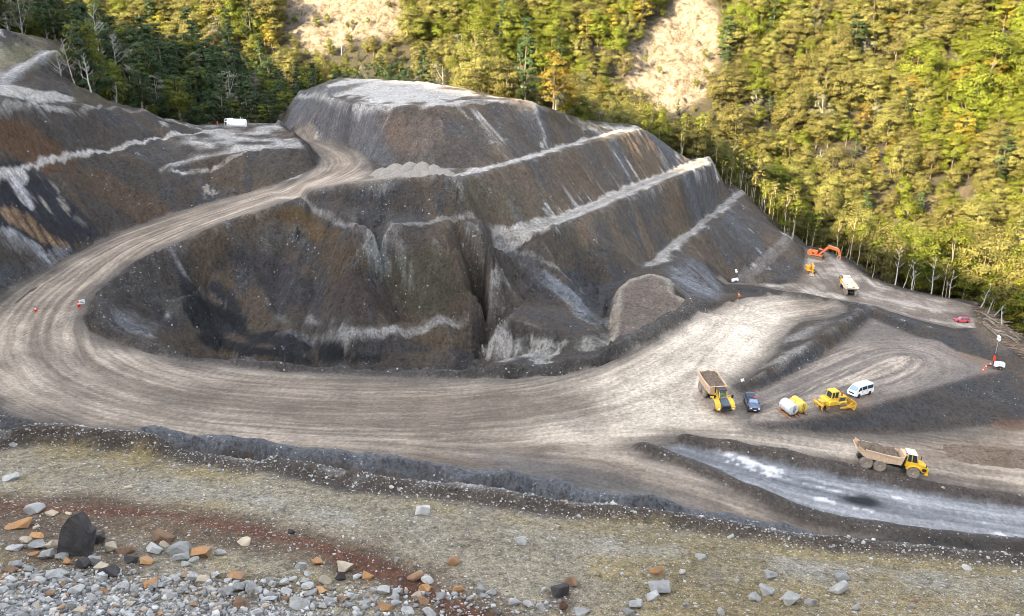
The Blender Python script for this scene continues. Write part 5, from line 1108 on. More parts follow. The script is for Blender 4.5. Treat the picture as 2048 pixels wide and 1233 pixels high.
# ------------------------------------------------------------------ tanks
def skid_tank(label, col, r, L, nm='fuel_tank'):
    t = thing(nm, label, 'tank', 'skid tanks by the bulldozer'); zc = r + .35
    MB().lathe((0, 0, zc), [(-L/2 - .12, r*.5), (-L/2 - .08, r*.85), (-L/2, r), (L/2, r), (L/2 + .08, r*.85), (L/2 + .12, r*.5)], 28, 'x').build('tank_body', col, t, 'edge')
    for sy in (-1, 1): MB().box((0, sy*r*.75, .16), (L + 1.0, .16, .22)).build('skid', RUST, t)
    for sx in (-1, 1): MB().box((sx*L*.32, 0, .4), (.16, r*1.7, .5)).build('saddle', RUST, t)
    MB().lathe((L*.1, 0, zc + r), [(-.03, .28), (.1, .28), (.13, .2)], 14, 'z').build('hatch', col, t)
    m = MB()
    for sy in (-.16, .16): m.cyl((L/2 + .2, sy, zc - r*.5), (L/2 + .2, sy, zc + r*.85), .025, n=6)
    for k in range(6): m.cyl((L/2 + .2, -.16, zc - r*.4 + k*r*.22), (L/2 + .2, .16, zc - r*.4 + k*r*.22), .02, n=6)
    m.build('ladder', DKST, t); MB().cyl((L/2 + .1, -.35, zc - r*.65), (L/2 + .3, -.35, zc - r*.65), .05).cyl((L/2 + .1, .1, zc - r*.7), (L/2 + .3, .1, zc - r*.7), .05).build('valve', DKST, t)
    m = MB(); m.cyl((-L*.4, r*.4, zc + r*.9), (-L*.4, r*.4, zc + r + .5), .025, n=6).cyl((L*.3, r*.4, zc + r*.9), (L*.3, r*.4, zc + r + .5), .025, n=6).cyl((-L*.4, r*.4, zc + r + .5), (L*.3, r*.4, zc + r + .5), .025, n=6); m.build('handrail', DKST, t)
    return t
tn1 = skid_tank('grey cylindrical skid tank with ladder, nearer the dark blue vehicle', GREYT, .95, 2.4); tn2 = skid_tank('faded yellow cylindrical skid tank beside the grey one', YTANK, .9, 2.5)
ht, ct = head_px(1566, 823, 1582, 833); seat_at(tn1, ct, ht - 6, 0, 1.0); ht2, ct2 = head_px(1585, 818, 1602, 829); seat_at(tn2, ct2, ht2 - 6, 0, 1.0)
wt = thing('water_tank', 'long white tank standing on the flat ground before the shaded wood', 'tank')
MB().lathe((0, 0, 1.3), [(-2.5, .8), (-2.42, 1.05), (-2.3, 1.12), (2.3, 1.12), (2.42, 1.05), (2.5, .8)], 28, 'x').build('tank_body', WHP, wt, 'edge')
MB().box((-1.9, 0, 2.3), (1.1, 1.5, .35), None, None, .06).build('top_box', WHP, wt); MB().box((0, -.7, .1), (5.2, .2, .22)).box((0, .7, .1), (5.2, .2, .22)).build('skid', STEEL, wt)
m = MB()
for z in (1.7, 2.35):
    m.cyl((-3.2, -.6, z), (-2.4, -.6, z), .04, n=6).cyl((-3.2, .6, z), (-2.4, .6, z), .04, n=6).cyl((-3.2, -.6, z), (-3.2, .6, z), .04, n=6)
for y in (-.6, .6): m.cyl((-3.2, y, 0), (-3.2, y, 2.4), .04, n=6)
m.box((-2.8, 0, 1.62), (.85, 1.2, .06)).build('platform', WHP, wt)
MB().cyl((1.1, 0, 2.35), (1.1, 0, 2.95), .06).cyl((1.5, .2, 2.3), (1.5, .2, 2.8), .05).build('vent_pipe', WHP, wt); MB().box((-1.9, -1.14, 1.0), (.16, .03, .28)).build('drop_sign', BLK, wt)
hw_, cw_ = head_px(458, 256, 492, 257); seat_at(wt, cw_, hw_ + 4, 0, 1.5)

# ------------------------------------------------------------------ light towers, cones, signs
def light_tower(label, mast_h, nm='light_tower', winch=REDP):
    t = thing(nm, label, 'light tower', 'mobile light towers')
    MB().box((0, 0, .95), (1.9, 1.1, .85), None, (.94, .9), .08).build('trailer_body', WHP, t); MB().box((.2, -.555, 1.0), (.8, .01, .12)).build('lettering_panel', NAVY, t)
    for sy in (-1, 1): wheel(t, (.1, sy*.68, .33), .33, .18, RUBD, CHROME, sy); MB().prism([(-.35, .6), (-.2, .74), (.4, .74), (.55, .6)], sy*.57, sy*.8).build('mudguard', DKST, t)
    MB().box((-1.5, 0, .5), (1.6, .12, .12)).box((0, 0, .5), (2.0, .9, .12)).cyl((-1.2, -1.1, .3), (-1.2, 1.1, .3), .05, n=6).build('drawbar', DKST, t)
    MB().cyl((-1.0, 0, .5), (-1.0, 0, .5 + mast_h*.4), .10, n=8).build('mast_lower', BLK, t); MB().cyl((-1.0, 0, .4 + mast_h*.4), (-1.0, 0, mast_h), .06, n=8).build('mast_upper', STEEL, t); MB().box((-1.0, 0, 2.0), (.35, .35, 1.1), None, None, .05).build('mast_winch', winch, t)
    for sy in (-1, 1):
        for dz_ in (0, .55): MB().lathe((-1.0, sy*.42, mast_h - .5 + dz_), [(-.16, .12), (-.1, .24), (.1, .27), (.14, .22)], 14, 'x').cyl((-1.0, 0, mast_h - .5 + dz_), (-1.0, sy*.4, mast_h - .5 + dz_), .03, n=6).build('floodlight', LAMP, t)
    return t
lt1 = light_tower('white trailer light tower with raised mast beside three orange cones', 6.2); lt2 = light_tower('white trailer light tower with four round lamps below the terraced hill', 3.6, winch=DKST)
seat(lt1, 1996, 739, -12, True, 0, 1.0); seat(lt2, 1471, 565, 190, True, 0, 1.0)
def cone(label, u, v, col, sc, group='traffic cones'):
    t = thing('traffic_cone', label, 'cone', group)
    MB().box((0, 0, .03), (.5, .5, .06), None, None, .015).build('base', col, t); MB().lathe((0, 0, 0), [(.06, .19), (.5, .11), (.9, .045), (.92, .03)], 16, 'z').build('cone_body', col, t, True); MB().lathe((0, 0, 0), [(.38, .142), (.56, .108)], 16, 'z').build('reflective_band', WHP, t, True)
    seat(t, u, v, random.uniform(0, 90), True, 0, .4); t.scale = (sc,)*3; return t
cone('red cone standing alone in the middle of the hairpin bend', 72, 624, REDP, 1.15); cone('red cone with white band beside the small sign at the inside of the hairpin', 158, 614, REDP, 1.3)
cone('orange cone leftmost of the three by the light tower', 1965, 745, ORP, .95); cone('orange cone in the middle of the three by the light tower', 1971, 737, ORP, .95); cone('red orange cone closest to the light tower trailer', 1980, 733, REDP, .95); cone('orange cone on the berm behind the branch road', 1479, 593, ORP, 1.2)
def sign(label, u, v, w, h, face, hd, lines=2, ph=.5):
    t = thing('road_sign', label, 'sign'); 
    for sy in (-w*.35, w*.35): MB().cyl((0, sy, -.2), (0, sy, ph + h), .035, n=6).build('post', STEEL, t)
    b = MB().box((.05, 0, ph + h/2), (.04, w, h), None, None, .01).build('board', face, t)
    for k in range(lines): MB().box((.075, 0, ph + h*(.68 - .36*k)), (.008, w*.6, h*.12)).build('lettering', BLK, b)
    seat(t, u, v, hd, True, 0, .5); return t
sign('small white sign with two dark lines of lettering beside the hairpin cone', 166, 613, 1.0, .8, WHP, -70); sign('small square white marker on the berm tip above the dump truck', 1487, 766, .55, .5, WHP, -100, 0, .35); sign('thin red and white marker post left of the long white tank', 436, 253, .3, .7, REDP, -80, 0, .6)
# ------------------------------------------------------------------ rocks
def rock_mat(name, ca, cb, cc_=None):
    g = NT(name); co = g.node('ShaderNodeTexCoord').outputs['Object']; inf = g.node('ShaderNodeObjectInfo').outputs['Random']
    sh = g.node('ShaderNodeVectorMath', operation='ADD', ins={0: co, 1: g.node('ShaderNodeCombineXYZ', ins={0: g.math('MULTIPLY', inf, 37.0), 1: inf, 2: inf}).outputs[0]}).outputs[0]
    n = g.noise(sh, 1.3, 7, .68); n2_ = g.noise(sh, 5.0, 5, .7)
    stops = [(.32, ca), (.62, cb)] if cc_ is None else [(.36, ca), (.5, cb), (.64, cc_)]
    c = g.ramp(g.math('ADD', g.math('MULTIPLY', n, .75), g.math('MULTIPLY', n2_, .25)), stops)
    c = g.mix(1.0, c, g.node('ShaderNodeCombineColor', ins={k: g.math('MULTIPLY_ADD', inf, .6) for k in (0,)}).outputs[0], 'MULTIPLY') if False else g.node('ShaderNodeHueSaturation', ins={'Value': g.math('MULTIPLY_ADD', inf, .5), 'Color': c}).outputs[0]
    for nd in g.n:
        if nd.type == 'MATH' and nd.operation == 'MULTIPLY_ADD': nd.inputs[2].default_value = .75
    g.link(c, g.b.inputs['Base Color']); g.b.inputs['Roughness'].default_value = .92; g.b.inputs['Specular IOR Level'].default_value = .25
    bp = g.node('ShaderNodeBump', ins={'Strength': .8, 'Distance': .12, 'Height': n2_}); g.link(bp.outputs[0], g.b.inputs['Normal']); return g.m
RK = {'g': rock_mat('grey_rock', (.15, .148, .14, 1), (.34, .335, .315, 1)), 'o': rock_mat('orange_rock', (.20, .19, .17, 1), (.31, .16, .065, 1), (.36, .23, .12, 1)), 'd': rock_mat('dark_rock', (.018, .018, .02, 1), (.055, .05, .048, 1)), 'b': rock_mat('brown_rock', (.10, .065, .045, 1), (.24, .15, .09, 1)), 'w': rock_mat('white_rock', (.24, .235, .225, 1), (.40, .39, .37, 1)), 't': rock_mat('tan_rock', (.24, .22, .18, 1), (.42, .34, .24, 1))}
def rock_geo(seed, elong=1.0, flatn=.8, npts=15):
    r = np.random.default_rng(seed); bm = bmesh.new(); p = r.normal(size=(npts, 3)); p /= np.abs(p).max(1)[:, None]**.55 * np.linalg.norm(p, axis=1)[:, None]**.45; p *= r.uniform(.8, 1.0, npts)[:, None]
    p *= np.array([.5*elong, .5, .5*flatn])
    for q in p: bm.verts.new(q)
    res = bmesh.ops.convex_hull(bm, input=bm.verts); bmesh.ops.delete(bm, geom=[v for v in bm.verts if not v.link_faces], context='VERTS')
    bmesh.ops.bevel(bm, geom=list(bm.edges), offset=.018, segments=1, affect='EDGES', clamp_overlap=True)
    bmesh.ops.triangulate(bm, faces=bm.faces)
    me = bpy.data.meshes.new('rock'); bm.to_mesh(me); bm.free(); return me
ROCKG = [rock_geo(900 + k, 1 + .35*((k*7) % 5)/4, .65 + .3*((k*3) % 4)/3) for k in range(16)]
ROCKM = {}
def rock_mesh(k, c):
    if (k, c) not in ROCKM: m_ = ROCKG[k].copy(); m_.materials.clear(); m_.materials.append(RK[c]); ROCKM[(k, c)] = m_
    return ROCKM[(k, c)]
def put_rock(u, v, w, h, c, label, group, name='boulder', k=None):
    k = random.randrange(16) if k is None else k
    p = hit(u, v + h*.42); d = (p - Vector((0, 0, CAM_Z))).dot(Vector(FWD)); mpp = d / FPX
    o = bpy.data.objects.new(name, rock_mesh(k, c)); COL.objects.link(o); g = ROCKG[k]; co = np.array([q.co[:] for q in g.vertices]); ext = co.max(0) - co.min(0)
    sx = w*mpp/ext[0]; sz = max(.35*sx*ext[0], (h*mpp*1.05 - .3*w*mpp*.55)) / ext[2]; o.scale = (sx, sx*.9*ext[0]/max(ext[1], .3)*.8, sz); o.rotation_euler = (random.uniform(-.12, .12), random.uniform(-.15, .15), random.choice((0, math.pi)) + random.uniform(-.35, .35))
    o.location = p + Vector((0, w*mpp*.25, ext[2]*sz*.26)); return tag(o, label, 'rock', group)
GR = 'rocks strewn on the gravel bench'
NAMED = [(66,1018,36,26,'g','grey boulder left of the black slab on the brown seep',0),(323,1070,52,36,'b','rounded brown grey boulder right of the black slab',5),(845,1018,30,32,'w','pale grey boulder alone on the gravel left of centre',1),(1043,1080,24,24,'g','single grey boulder on bare gravel near the picture centre',2),(1403,1112,24,18,'g','small grey boulder alone above the grey pair',4),(1314,1140,26,28,'o','bright orange block alone on the grey gravel',6),(1321,1179,46,30,'g','larger of two touching grey boulders right of centre',7),(1307,1193,28,24,'g','smaller of two touching grey boulders right of centre',8),(1365,1143,15,16,'w','little pale stone right of the orange block',9),(1535,1150,28,26,'g','grey angular boulder highest of a cluster of three',10),(1534,1181,32,28,'g','grey boulder in the middle of a cluster of three',11),(1513,1195,28,24,'g','grey boulder lowest of a cluster of three',12),(1586,1194,38,40,'g','tall blocky grey boulder right of the cluster of three',13),(1622,1203,24,22,'g','rounded grey stone right of the tall blocky boulder',14),(1679,1176,38,36,'g','largest grey boulder on the right side of the bench',15),(1686,1153,32,20,'g','flat grey boulder just above the largest one on the right',0),(1121,1179,38,38,'d','black rock touching a brown one in a dark wet patch',1),(1141,1165,28,28,'b','brown rock against the black one in a dark wet patch',2),(1126,1209,18,32,'b','upright brown splinter below the black rock',3),(1164,1225,34,18,'w','whitish slab at the bottom edge near the brown splinter',4),(1936,1137,18,13,'w','pale stone near the right end of the bench',5),(1830,1203,15,9,'b','small rusty stone at the lower right',6),(1272,1210,28,22,'g','grey rock at the bottom edge below the touching pair',7),(20,955,34,18,'g','dark grey boulder at the left edge on the pale gravel',8),(582,1063,20,14,'d','small dark stone at the bend of the red seep',9),(410,1108,42,30,'o','big orange and white block in the middle of the left rubble',10),(690,1133,36,32,'t','tan boulder with orange side right of the red seep',11),(679,1153,22,26,'d','black stone in front of the tan boulder',12),(635,1122,24,22,'o','orange boulder left of the tan one',13),(600,1133,28,20,'w','pale square block beside the lone orange boulder',14),(830,1153,34,28,'b','rust brown boulder lying in the red seep',15),(907,1121,26,24,'o','orange boulder alone right of the red seep',0),(961,1178,20,28,'g','dark grey upright stone farthest right of the seep rocks',1),(212,1146,44,28,'d','black angular boulder below the upright slab',2),(487,1085,28,18,'t','tan pair-shaped stone above the left rubble',3),(770,1213,36,26,'o','large orange boulder at the bottom edge left of centre',4),(480,1210,34,28,'b','rusty brown boulder at the bottom in the grey rubble',5),(30,1053,52,16,'o','flat orange slab at the left edge',6),(767,1181,26,22,'g','dark grey boulder beside the lower red seep',7)]
for (u, v, w, h, c, lb, k) in NAMED: put_rock(u, v, w, h, c, lb, GR, 'boulder', k)
p = hit(152, 1112); mpp = (p - Vector((0, 0, CAM_Z))).dot(Vector(FWD)) / FPX
bm = bmesh.new()
prof = [(-34, -6), (26, -8), (30, 20), (34, 52), (26, 60), (8, 92), (-8, 84), (-24, 62), (-32, 24)]; aa = [bm.verts.new((x*mpp, -8*mpp + (4*mpp if k % 2 else 0) + z*mpp*.12, z*mpp)) for k, (x, z) in enumerate(prof)]; bb_ = [bm.verts.new((x*mpp*.9 + 2*mpp, 22*mpp + z*mpp*.10, z*mpp*.93)) for x, z in prof]
bm.faces.new(aa[::-1]); bm.faces.new(bb_)
for k in range(9): bm.faces.new((aa[k], aa[(k+1) % 9], bb_[(k+1) % 9], bb_[k]))
bmesh.ops.recalc_face_normals(bm, faces=bm.faces); bmesh.ops.triangulate(bm, faces=bm.faces); bmesh.ops.subdivide_edges(bm, edges=bm.edges, cuts=1, use_grid_fill=True)
for v_ in bm.verts: v_.co += Vector((random.uniform(-1, 1), random.uniform(-1, 1), random.uniform(-1, 1)))*mpp*1.3
me = bpy.data.meshes.new('boulder'); bm.to_mesh(me); bm.free(); me.materials.append(RK['d']); o = bpy.data.objects.new('boulder', me); COL.objects.link(o); o.location = p; o.rotation_euler = (0, R(4), 0); tag(o, 'very large black slab leaning upright, tallest rock in the foreground', 'rock', GR)
LG = {'g': 'light grey angular rock in the foreground rubble', 'o': 'orange stained rock in the foreground rubble', 'd': 'black rock in the foreground rubble', 'b': 'brown rock in the foreground rubble', 'w': 'whitish rock in the foreground rubble', 't': 'tan rock in the foreground rubble'}
MORE = [(25,1095,36,18,'w'),(70,1073,32,14,'o'),(50,1080,22,20,'t'),(72,1090,38,24,'g'),(102,1088,26,30,'t'),(90,1110,30,26,'g'),(120,1110,30,22,'g'),(65,1108,22,14,'o'),(195,1075,30,34,'d'),(220,1093,24,28,'t'),(247,1100,38,24,'b'),(260,1118,32,24,'d'),(287,1122,28,20,'o'),(307,1095,38,28,'w'),(327,1090,20,18,'t'),(355,1098,44,30,'g'),(362,1113,36,24,'g'),(370,1127,22,18,'g'),(387,1120,20,20,'g'),(442,1107,22,18,'g'),(185,1120,30,30,'g'),(162,1128,32,28,'d'),(200,1133,28,22,'t'),(135,1123,26,18,'o'),(300,1170,30,22,'o'),(650,1160,28,24,'t'),(715,1153,20,15,'w'),(735,1152,26,20,'o'),(855,1158,26,20,'w'),(848,1177,26,24,'o'),(832,1192,22,22,'t'),(847,1200,22,24,'o'),(882,1190,20,24,'w'),(917,1178,24,18,'o'),(794,1118,13,18,'w'),(470,1153,34,22,'o'),(472,1173,30,24,'g'),(500,1178,28,30,'g'),(405,1160,28,22,'t'),(385,1153,22,24,'g'),(540,1160,22,20,'g'),(450,1183,30,22,'g'),(642,1183,26,16,'o'),(572,1183,22,20,'w'),(597,1208,42,28,'g'),(110,1150,44,26,'g'),(70,1155,32,20,'g'),(30,1130,28,22,'g'),(15,1140,30,20,'b'),(150,1180,30,22,'w'),(240,1170,30,22,'g'),(290,1190,26,20,'g'),(350,1160,26,20,'g'),(340,1190,30,22,'g'),(430,1150,20,16,'w'),(545,1190,26,20,'g'),(620,1185,26,18,'g'),(660,1205,26,22,'g'),(700,1190,22,20,'w'),(585,1158,18,16,'w'),(615,1148,14,12,'w'),(730,1205,24,18,'g'),(800,1185,22,18,'g'),(815,1222,30,18,'g'),(860,1225,28,18,'w'),(1058,1210,22,18,'g'),(1030,1205,26,22,'w'),(1082,1215,20,18,'w'),(1258,1222,22,18,'g'),(1712,1213,18,22,'g'),(1372,1210,14,14,'g'),(1443,1223,16,16,'g'),(1472,1163,12,12,'g'),(1088,1180,10,12,'w'),(1461,1074,14,11,'w'),(1226,1007,12,10,'w'),(435,940,12,10,'g'),(783,974,10,8,'w'),(255,975,18,10,'t'),(265,941,10,8,'w'),(25,889,16,12,'g'),(72,1055,14,10,'t'),(100,1028,24,14,'t'),(136,1029,14,10,'t'),(1158,1032,10,9,'w'),(1824,1214,12,14,'g'),(2030,1143,10,8,'w'),(1742,1118,8,7,'w')]
for (u, v, w, h, c) in MORE: put_rock(u, v, w, h, c, LG[c], 'rocks in the foreground rubble', 'rock')
n_r = 0; rr_ = random.Random(5)
while n_r < 130:
    u = rr_.uniform(-10, 1000); v = rr_.uniform(1120, 1236); lim = 1128 + .05*u if u < 450 else 1150 + .06*(u - 450)
    if v < lim or rr_.random() > 1.1 - u/1300: continue
    w = rr_.uniform(9, 24); put_rock(u, v, w, w*rr_.uniform(.65, .95), rr_.choice('ggggggwwtob'), LG['g'] if False else '', 'rocks in the foreground rubble', 'rock'); o = COL.objects[-1]
    c = o.data.materials[0].name.split('_')[0][0]; o['label'] = LG[c]; n_r += 1
# loose stones nobody could count: joined meshes
def stones(name, pts, sizes, mat, label):
    r = np.random.default_rng(len(pts)); base = []
    for k in range(8):
        bm = bmesh.new(); q = r.normal(size=(9, 3)); q /= np.linalg.norm(q, axis=1)[:, None]; q *= np.array([.55, .5, .4])
        for p in q: bm.verts.new(p)
        bmesh.ops.convex_hull(bm, input=bm.verts); bmesh.ops.triangulate(bm, faces=bm.faces); bm.verts.index_update(); base.append((np.array([v.co[:] for v in bm.verts]), np.array([[v.index for v in f.verts] for f in bm.faces]))); bm.free()
    V = []; F = []; C = []; k0 = 0
    for i, (p, s) in enumerate(zip(pts, sizes)):
        b, f = base[i % 8]; a = r.uniform(0, 6.28); c_, s_ = math.cos(a), math.sin(a); q = b*s; q = np.stack([q[:, 0]*c_ - q[:, 1]*s_, q[:, 0]*s_ + q[:, 1]*c_, q[:, 2]], 1) + p + np.array([0, 0, s*.12]); V.append(q); F.append(f + k0); C.append(np.full(len(q), r.random())); k0 += len(q)
    V = np.concatenate(V); F = np.concatenate(F); me = bpy.data.meshes.new(name); me.vertices.add(len(V)); me.vertices.foreach_set('co', V.ravel().astype(np.float32)); me.loops.add(F.size); me.loops.foreach_set('vertex_index', F.ravel().astype(np.int32)); me.polygons.add(len(F)); me.polygons.foreach_set('loop_start', (np.arange(len(F))*3).astype(np.int32)); me.update(calc_edges=True)
    at = me.attributes.new('tone', 'FLOAT', 'POINT'); at.data.foreach_set('value', np.concatenate(C).astype(np.float32)); me.materials.append(mat); o = bpy.data.objects.new(name, me); COL.objects.link(o); return tag(o, label, None, None, 'stuff')
def tone_mat(name, stops):
    g = NT(name); t = g.node('ShaderNodeAttribute', attribute_name='tone').outputs['Fac']; n = g.noise(g.node('ShaderNodeNewGeometry').outputs['Position'], 6, 4, .6)
    c = g.ramp(t, stops); g.link(g.mix(.35, c, g.ramp(n, [(.3, (.08, .08, .08)), (.7, (.5, .5, .5))]), 'MULTIPLY') if False else c, g.b.inputs['Base Color']); g.b.inputs['Roughness'].default_value = .95; return g.m
M_PEB = tone_mat('pebbles', [(.0, (.09, .085, .08)), (.35, (.20, .195, .185)), (.7, (.33, .325, .31)), (.9, (.46, .45, .43)), (1.0, (.33, .20, .10))])
def on_ground(x, y): return np.stack([x, y, zat(x, y)], 1)
def px_field(n, f, u0, u1, v0, v1, seed):
    """random ground points whose pixel falls in a window and passes f"""
    r = np.random.default_rng(seed); out = []
    zg = 17.5
    u = r.uniform(u0, u1, n); v = r.uniform(v0, v1, n); keep_ = f(u, v, r.random(n)); u, v = u[keep_], v[keep_]
    d = np.stack([ray(a, b) for a, b in zip(u, v)]); z = np.full(len(u), zg)
    for _ in range(5): t = (z - CAM_Z)/d[:, 2]; x = d[:, 0]*t; y = d[:, 1]*t; z = zat(x, y)
    return np.stack([x, y, z], 1), u, v
pts, u, v = px_field(7000, lambda u, v, q: (v > 1130 + .06*u) & (q < np.clip(1.15 - u/1050, .05, 1) * np.clip((v - 1110 - .05*u)/60, .2, 1)), -20, 1150, 1110, 1245, 21)
stones('rubble', pts, np.random.default_rng(3).lognormal(-1.25, .42, len(pts)).clip(.12, .75), M_PEB, 'pale grey broken rubble at the foot of the picture')
pts, u, v = px_field(11000, lambda u, v, q: v > 880 + .12*u + 8, -20, 2070, 880, 1245, 22)
stones('gravel', pts, np.random.default_rng(4).lognormal(-2.25, .45, len(pts)).clip(.05, .4), M_PEB, 'loose gravel strewn over the foreground bench')
# stones on berms and slopes
r_ = np.random.default_rng(9); nst = 60000; xs = r_.uniform(-105, 150, nst); ys = r_.uniform(90, 290, nst); si = ((xs - GX0)/GS).astype(int); sj = ((ys - GY0)/GS).astype(int)
pr_s = np.clip(STONE*.35 + .5*np.clip(W_in + W_b3 + W_b4 + .25*W_wr, 0, 1), 0, 1)[sj, si] * (~m_wood)[sj, si] * (~near)[sj, si]; kp = r_.random(nst) < pr_s*.38; xs, ys = xs[kp], ys[kp]
M_PEBD = tone_mat('slope_stones', [(.0, (.05, .048, .045)), (.5, (.12, .115, .11)), (.85, (.22, .215, .20)), (1.0, (.36, .35, .33))])
stones('scattered_stones', on_ground(xs, ys), r_.lognormal(-1.5, .4, len(xs)).clip(.1, .7), M_PEBD, 'pale stones scattered over berms and spoil slopes')
cr_n = 3500; t_ = r_.uniform(0, 1, cr_n); ip = (t_*(len(cs) - 1)).astype(int); q = cs[ip][:, :2] + r_.normal(0, 1.3, (cr_n, 2)) - np.array([0, .8]); stones('berm_stones', on_ground(q[:, 0], q[:, 1]), r_.lognormal(-1.95, .45, cr_n).clip(.06, .5), M_PEB, 'small stones along the brown crest of the bench')

# ------------------------------------------------------------------ gravel heaps by the upper bend
g = NT('heap_gravel'); pos = g.node('ShaderNodeNewGeometry').outputs['Position']; nn = g.noise(pos, 3.0, 7, .7); g.link(g.ramp(nn, [(.3, (.11, .095, .08)), (.7, (.27, .245, .21))]), g.b.inputs['Base Color']); g.b.inputs['Roughness'].default_value = .95; g.link(g.node('ShaderNodeBump', ins={'Strength': .8, 'Distance': .2, 'Height': nn}).outputs[0], g.b.inputs['Normal']); M_HEAP = g.m
HP = [(772,349,3.0,2.0,'leftmost and nearest to the road'),(793,343,3.2,2.7,'second from the left in the back row'),(798,350,3.2,1.7,'front row, dirt brown'),(820,343,3.2,3.2,'back row under the brown face'),(828,351,3.2,1.9,'middle of the front row'),(846,345,3.2,3.5,'top middle of the group'),(856,351,3.0,1.9,'front row right of the middle'),(868,347,3.0,3.0,'back row on the right'),(882,350,2.8,2.2,'rightmost of the front row'),(895,350,2.4,1.8,'rightmost against the dark corner'),(764,342,2.6,1.4,'small one at the upper left')]
for i, (u, v, r0, h0, wd_) in enumerate(HP):
    p = P(u, v, 25.0); V = []; F = []; rg = 9; sg = 20; rd = np.random.default_rng(i)
    ph = rd.uniform(0, 6.28, 3)
    for a in range(rg + 1):
        for b in range(sg):
            t = 2*math.pi*b/sg; f = a/rg; rad = r0*1.15*f*(1 + .12*math.sin(2*t + ph[0]) + .08*math.sin(3*t + ph[1])); z = h0*.8*(1 - f**1.7)**.9*(1 + f*(.16*math.sin(t*2 + ph[2]) + .1*math.sin(5*t + ph[0]))) - .35*f + (rd.normal(0, .06) if a else 0); V.append((rad*math.cos(t), rad*math.sin(t), z))
    for a in range(rg):
        for b in range(sg): F.append((a*sg + b, a*sg + (b+1) % sg, (a+1)*sg + (b+1) % sg, (a+1)*sg + b))
    me = bpy.data.meshes.new('gravel_heap'); me.from_pydata(V, [], F); me.update(); me.polygons.foreach_set('use_smooth', np.ones(len(F), bool)); me.materials.append(M_HEAP); o = bpy.data.objects.new('gravel_heap', me); COL.objects.link(o); o.location = (p[0], p[1], 24.6); tag(o, 'rounded gravel heap by the upper road bend, ' + wd_, 'gravel heap', 'gravel heaps by the upper bend')

# ------------------------------------------------------------------ dead trees, felled logs, brush
DT = [(150,178,13,'left of the tangle'),(172,185,15,'in the grey tangle on the left'),(196,170,18,'tallest of the grey tangle, reaching the top edge'),(214,188,12,'in the middle of the grey tangle'),(236,180,13,'right of the grey tangle'),(262,200,11,'leaning at the right end of the tangle'),(182,205,9,'low among the shaded trees'),(228,208,8,'low and twiggy near the cut crest'),(120,160,10,'beside the upper track'),(250,150,14,'behind the tangle'),(690,128,12,'with spreading grey limbs above the spoil hill')]
for i, (u, v, H, w_) in enumerate(DT):
    p = hit(u, v); p.y += 6; p.x -= 2.5; p.z = float(zat(p.x, p.y)); t = thing('dead_tree', 'bare grey dead tree ' + w_, 'dead tree', 'bare dead trees')
    sg = dead_tree(i, H, 18, random.uniform(-2, 2)); o = bpy.data.objects.new('trunk', seg_mesh('trunk', sg[:6], M_DEAD, 6)); COL.objects.link(o); o.parent = t; o = bpy.data.objects.new('branches', seg_mesh('branches', sg[6:], M_DEAD, 4)); COL.objects.link(o); o.parent = t; o['kind'] = 'stuff'; t.location = p; t.rotation_euler.z = random.uniform(0, 6)
RT = [(1830,588,10,'rising from the yard edge, pale and thin'),(1868,596,11,'second along the yard edge'),(1905,604,9,'third along the yard edge'),(1795,578,12,'straight and pale beside the shaded wood'),(1968,624,8,'leaning over the felled logs')]
for i, (u, v, H, w_) in enumerate(RT):
    p = hit(u, v - 4); p.y += 2; p.z = float(zat(p.x, p.y)); t = thing('dead_tree', 'bare pale trunk ' + w_, 'dead tree', 'bare dead trees'); sg = dead_tree(50 + i, H, 10, random.uniform(-1, 2)); o = bpy.data.objects.new('trunk', seg_mesh('trunk', sg[:6], M_DEAD, 6)); COL.objects.link(o); o.parent = t; o = bpy.data.objects.new('branches', seg_mesh('branches', sg[6:], M_DEAD, 4)); COL.objects.link(o); o.parent = t; o['kind'] = 'stuff'; t.location = p; t.rotation_euler.z = random.uniform(0, 6)
rl = random.Random(12); M_SLASH = plain('weathered_log', (.17, .145, .115), .9, 0, .5, .7)
for i in range(18):
    u = rl.uniform(1962, 2046); v = 628 + (u - 1962)*.78 + rl.uniform(-10, 22); a = hit(u, v); du = rl.uniform(14, 44); b = hit(u + du, v + du*rl.uniform(.55, 1.15) + rl.uniform(-8, 8))
    if (b - a).length > 16 or (b - a).length < 2: b = a + Vector((4, -4, .5))
    sag = Vector((0, 0, .25)); o = bpy.data.objects.new('log', seg_mesh('log', [(a + sag - a, (a.lerp(b, .5) - a) + sag*1.3, rl.uniform(.16, .24), .16), ((a.lerp(b, .5) - a) + sag*1.3, b - a + sag, .16, .1)], M_SLASH, 7)); COL.objects.link(o); o.location = a; tag(o, 'grey brown felled log in the slash pile behind the light tower', 'log', 'felled logs at the yard corner')
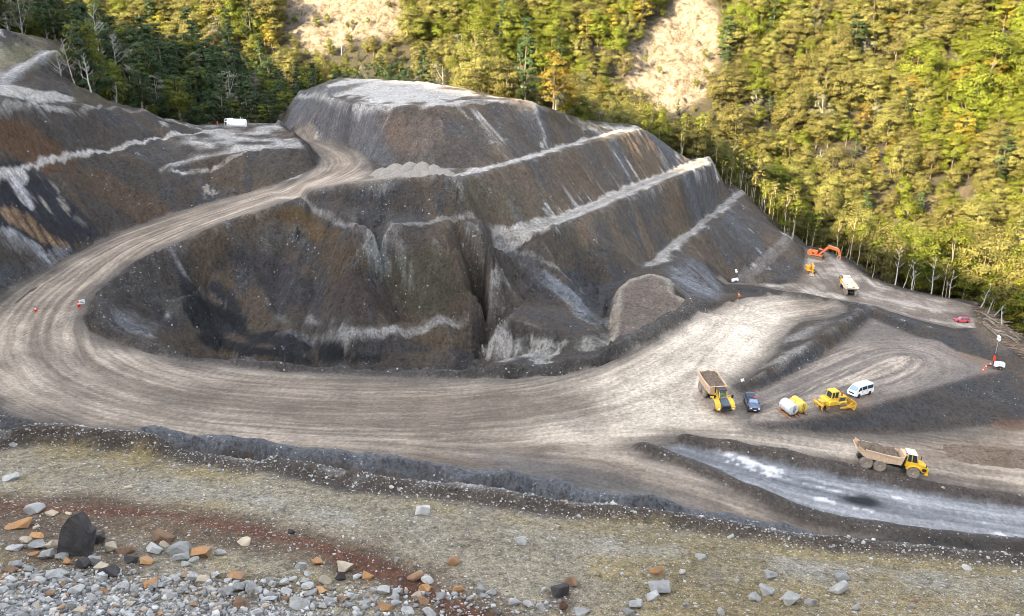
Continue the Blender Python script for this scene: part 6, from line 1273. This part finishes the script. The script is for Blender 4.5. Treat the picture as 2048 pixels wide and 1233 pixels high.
for i, (u, v, du, dv, lb) in enumerate([(1986,634,48,-30,'long pale fallen trunk pointing up right over the slash pile'),(1975,628,24,-24,'shorter pale fallen trunk sticking up from the slash pile'),(2004,650,10,-26,'pale upright snag at the edge of the slash pile')]):
    a = hit(u, v); d = (a - Vector((0, 0, CAM_Z))).dot(Vector(FWD))/FPX; b = Vector((du*d, 4, -dv*d)); o = bpy.data.objects.new('log', seg_mesh('log', [((0, 0, -.3), b*.5, .2, .15), (b*.5, b, .15, .05)] + [(b*f, b*f + Vector((rl.uniform(-1, 1.5), rl.uniform(-1, 1), rl.uniform(.3, 1.4))), .05, .02) for f in (.5, .6, .7, .8, .9)], M_DEAD, 6)); COL.objects.link(o); o.location = a; tag(o, lb, 'log', 'felled logs at the yard corner')
bp_ = thing('brush_pile', 'heap of brown branches and sticks beside the lower road at the right edge', 'brush pile'); bp_.location = hit(1985, 915); sg = []
for i in range(150):
    x = rl.gauss(0, 4.2); y = rl.gauss(0, 1.6); z = max(0, .9 - abs(x)*.09 - abs(y)*.25) + rl.uniform(-.1, .25); a = rl.uniform(0, 6.28); L_ = rl.uniform(.7, 2.4); zz = float(zat(bp_.location.x + x, bp_.location.y + y)) - bp_.location.z; p = Vector((x, y, z + zz)); sg.append((p, p + Vector((math.cos(a)*L_, math.sin(a)*L_*.6, rl.uniform(-.2, .5))), .05, .02))
o = bpy.data.objects.new('sticks', seg_mesh('sticks', sg, plain('brush_wood', (.17, .105, .06), .9, 0, .5, 1.5), 4)); COL.objects.link(o); o.parent = bp_; o['kind'] = 'stuff'
V = []; F = []
for i in range(25):
    for j in range(9):
        x = -8 + 16*i/24; y = -3 + 6*j/8; V.append((x, y, float(zat(bp_.location.x + x, bp_.location.y + y)) - bp_.location.z - .15 + 1.0*max(0, 1 - (x/8)**2)*max(0, 1 - (y/3)**2) + rl.uniform(-.08, .08)))
for i in range(24):
    for j in range(8): a = i*9 + j; F.append((a, a+9, a+10, a+1))
me = bpy.data.meshes.new('soil_mound'); me.from_pydata(V, [], F); me.update(); me.materials.append(SOIL); o = bpy.data.objects.new('soil_mound', me); COL.objects.link(o); o.parent = bp_

sg = []
for i in range(420):
    u = rl.uniform(1948, 2050); v = 618 + (u - 1948)*.74 + rl.uniform(-16, 30); a = hit(u, v); L_ = rl.uniform(.6, 2.6); an_ = rl.gauss(-.75, .5); sg.append((a + Vector((0, 0, .15)), a + Vector((math.cos(an_)*L_, math.sin(an_)*L_, rl.uniform(0, .5))), .06, .025))
o = bpy.data.objects.new('slash', seg_mesh('slash', sg, plain('slash_wood', (.20, .145, .095), .9, 0, .6, .8), 4)); COL.objects.link(o); tag(o, 'brown branches and slash littering the bank behind the light tower', None, None, 'stuff')
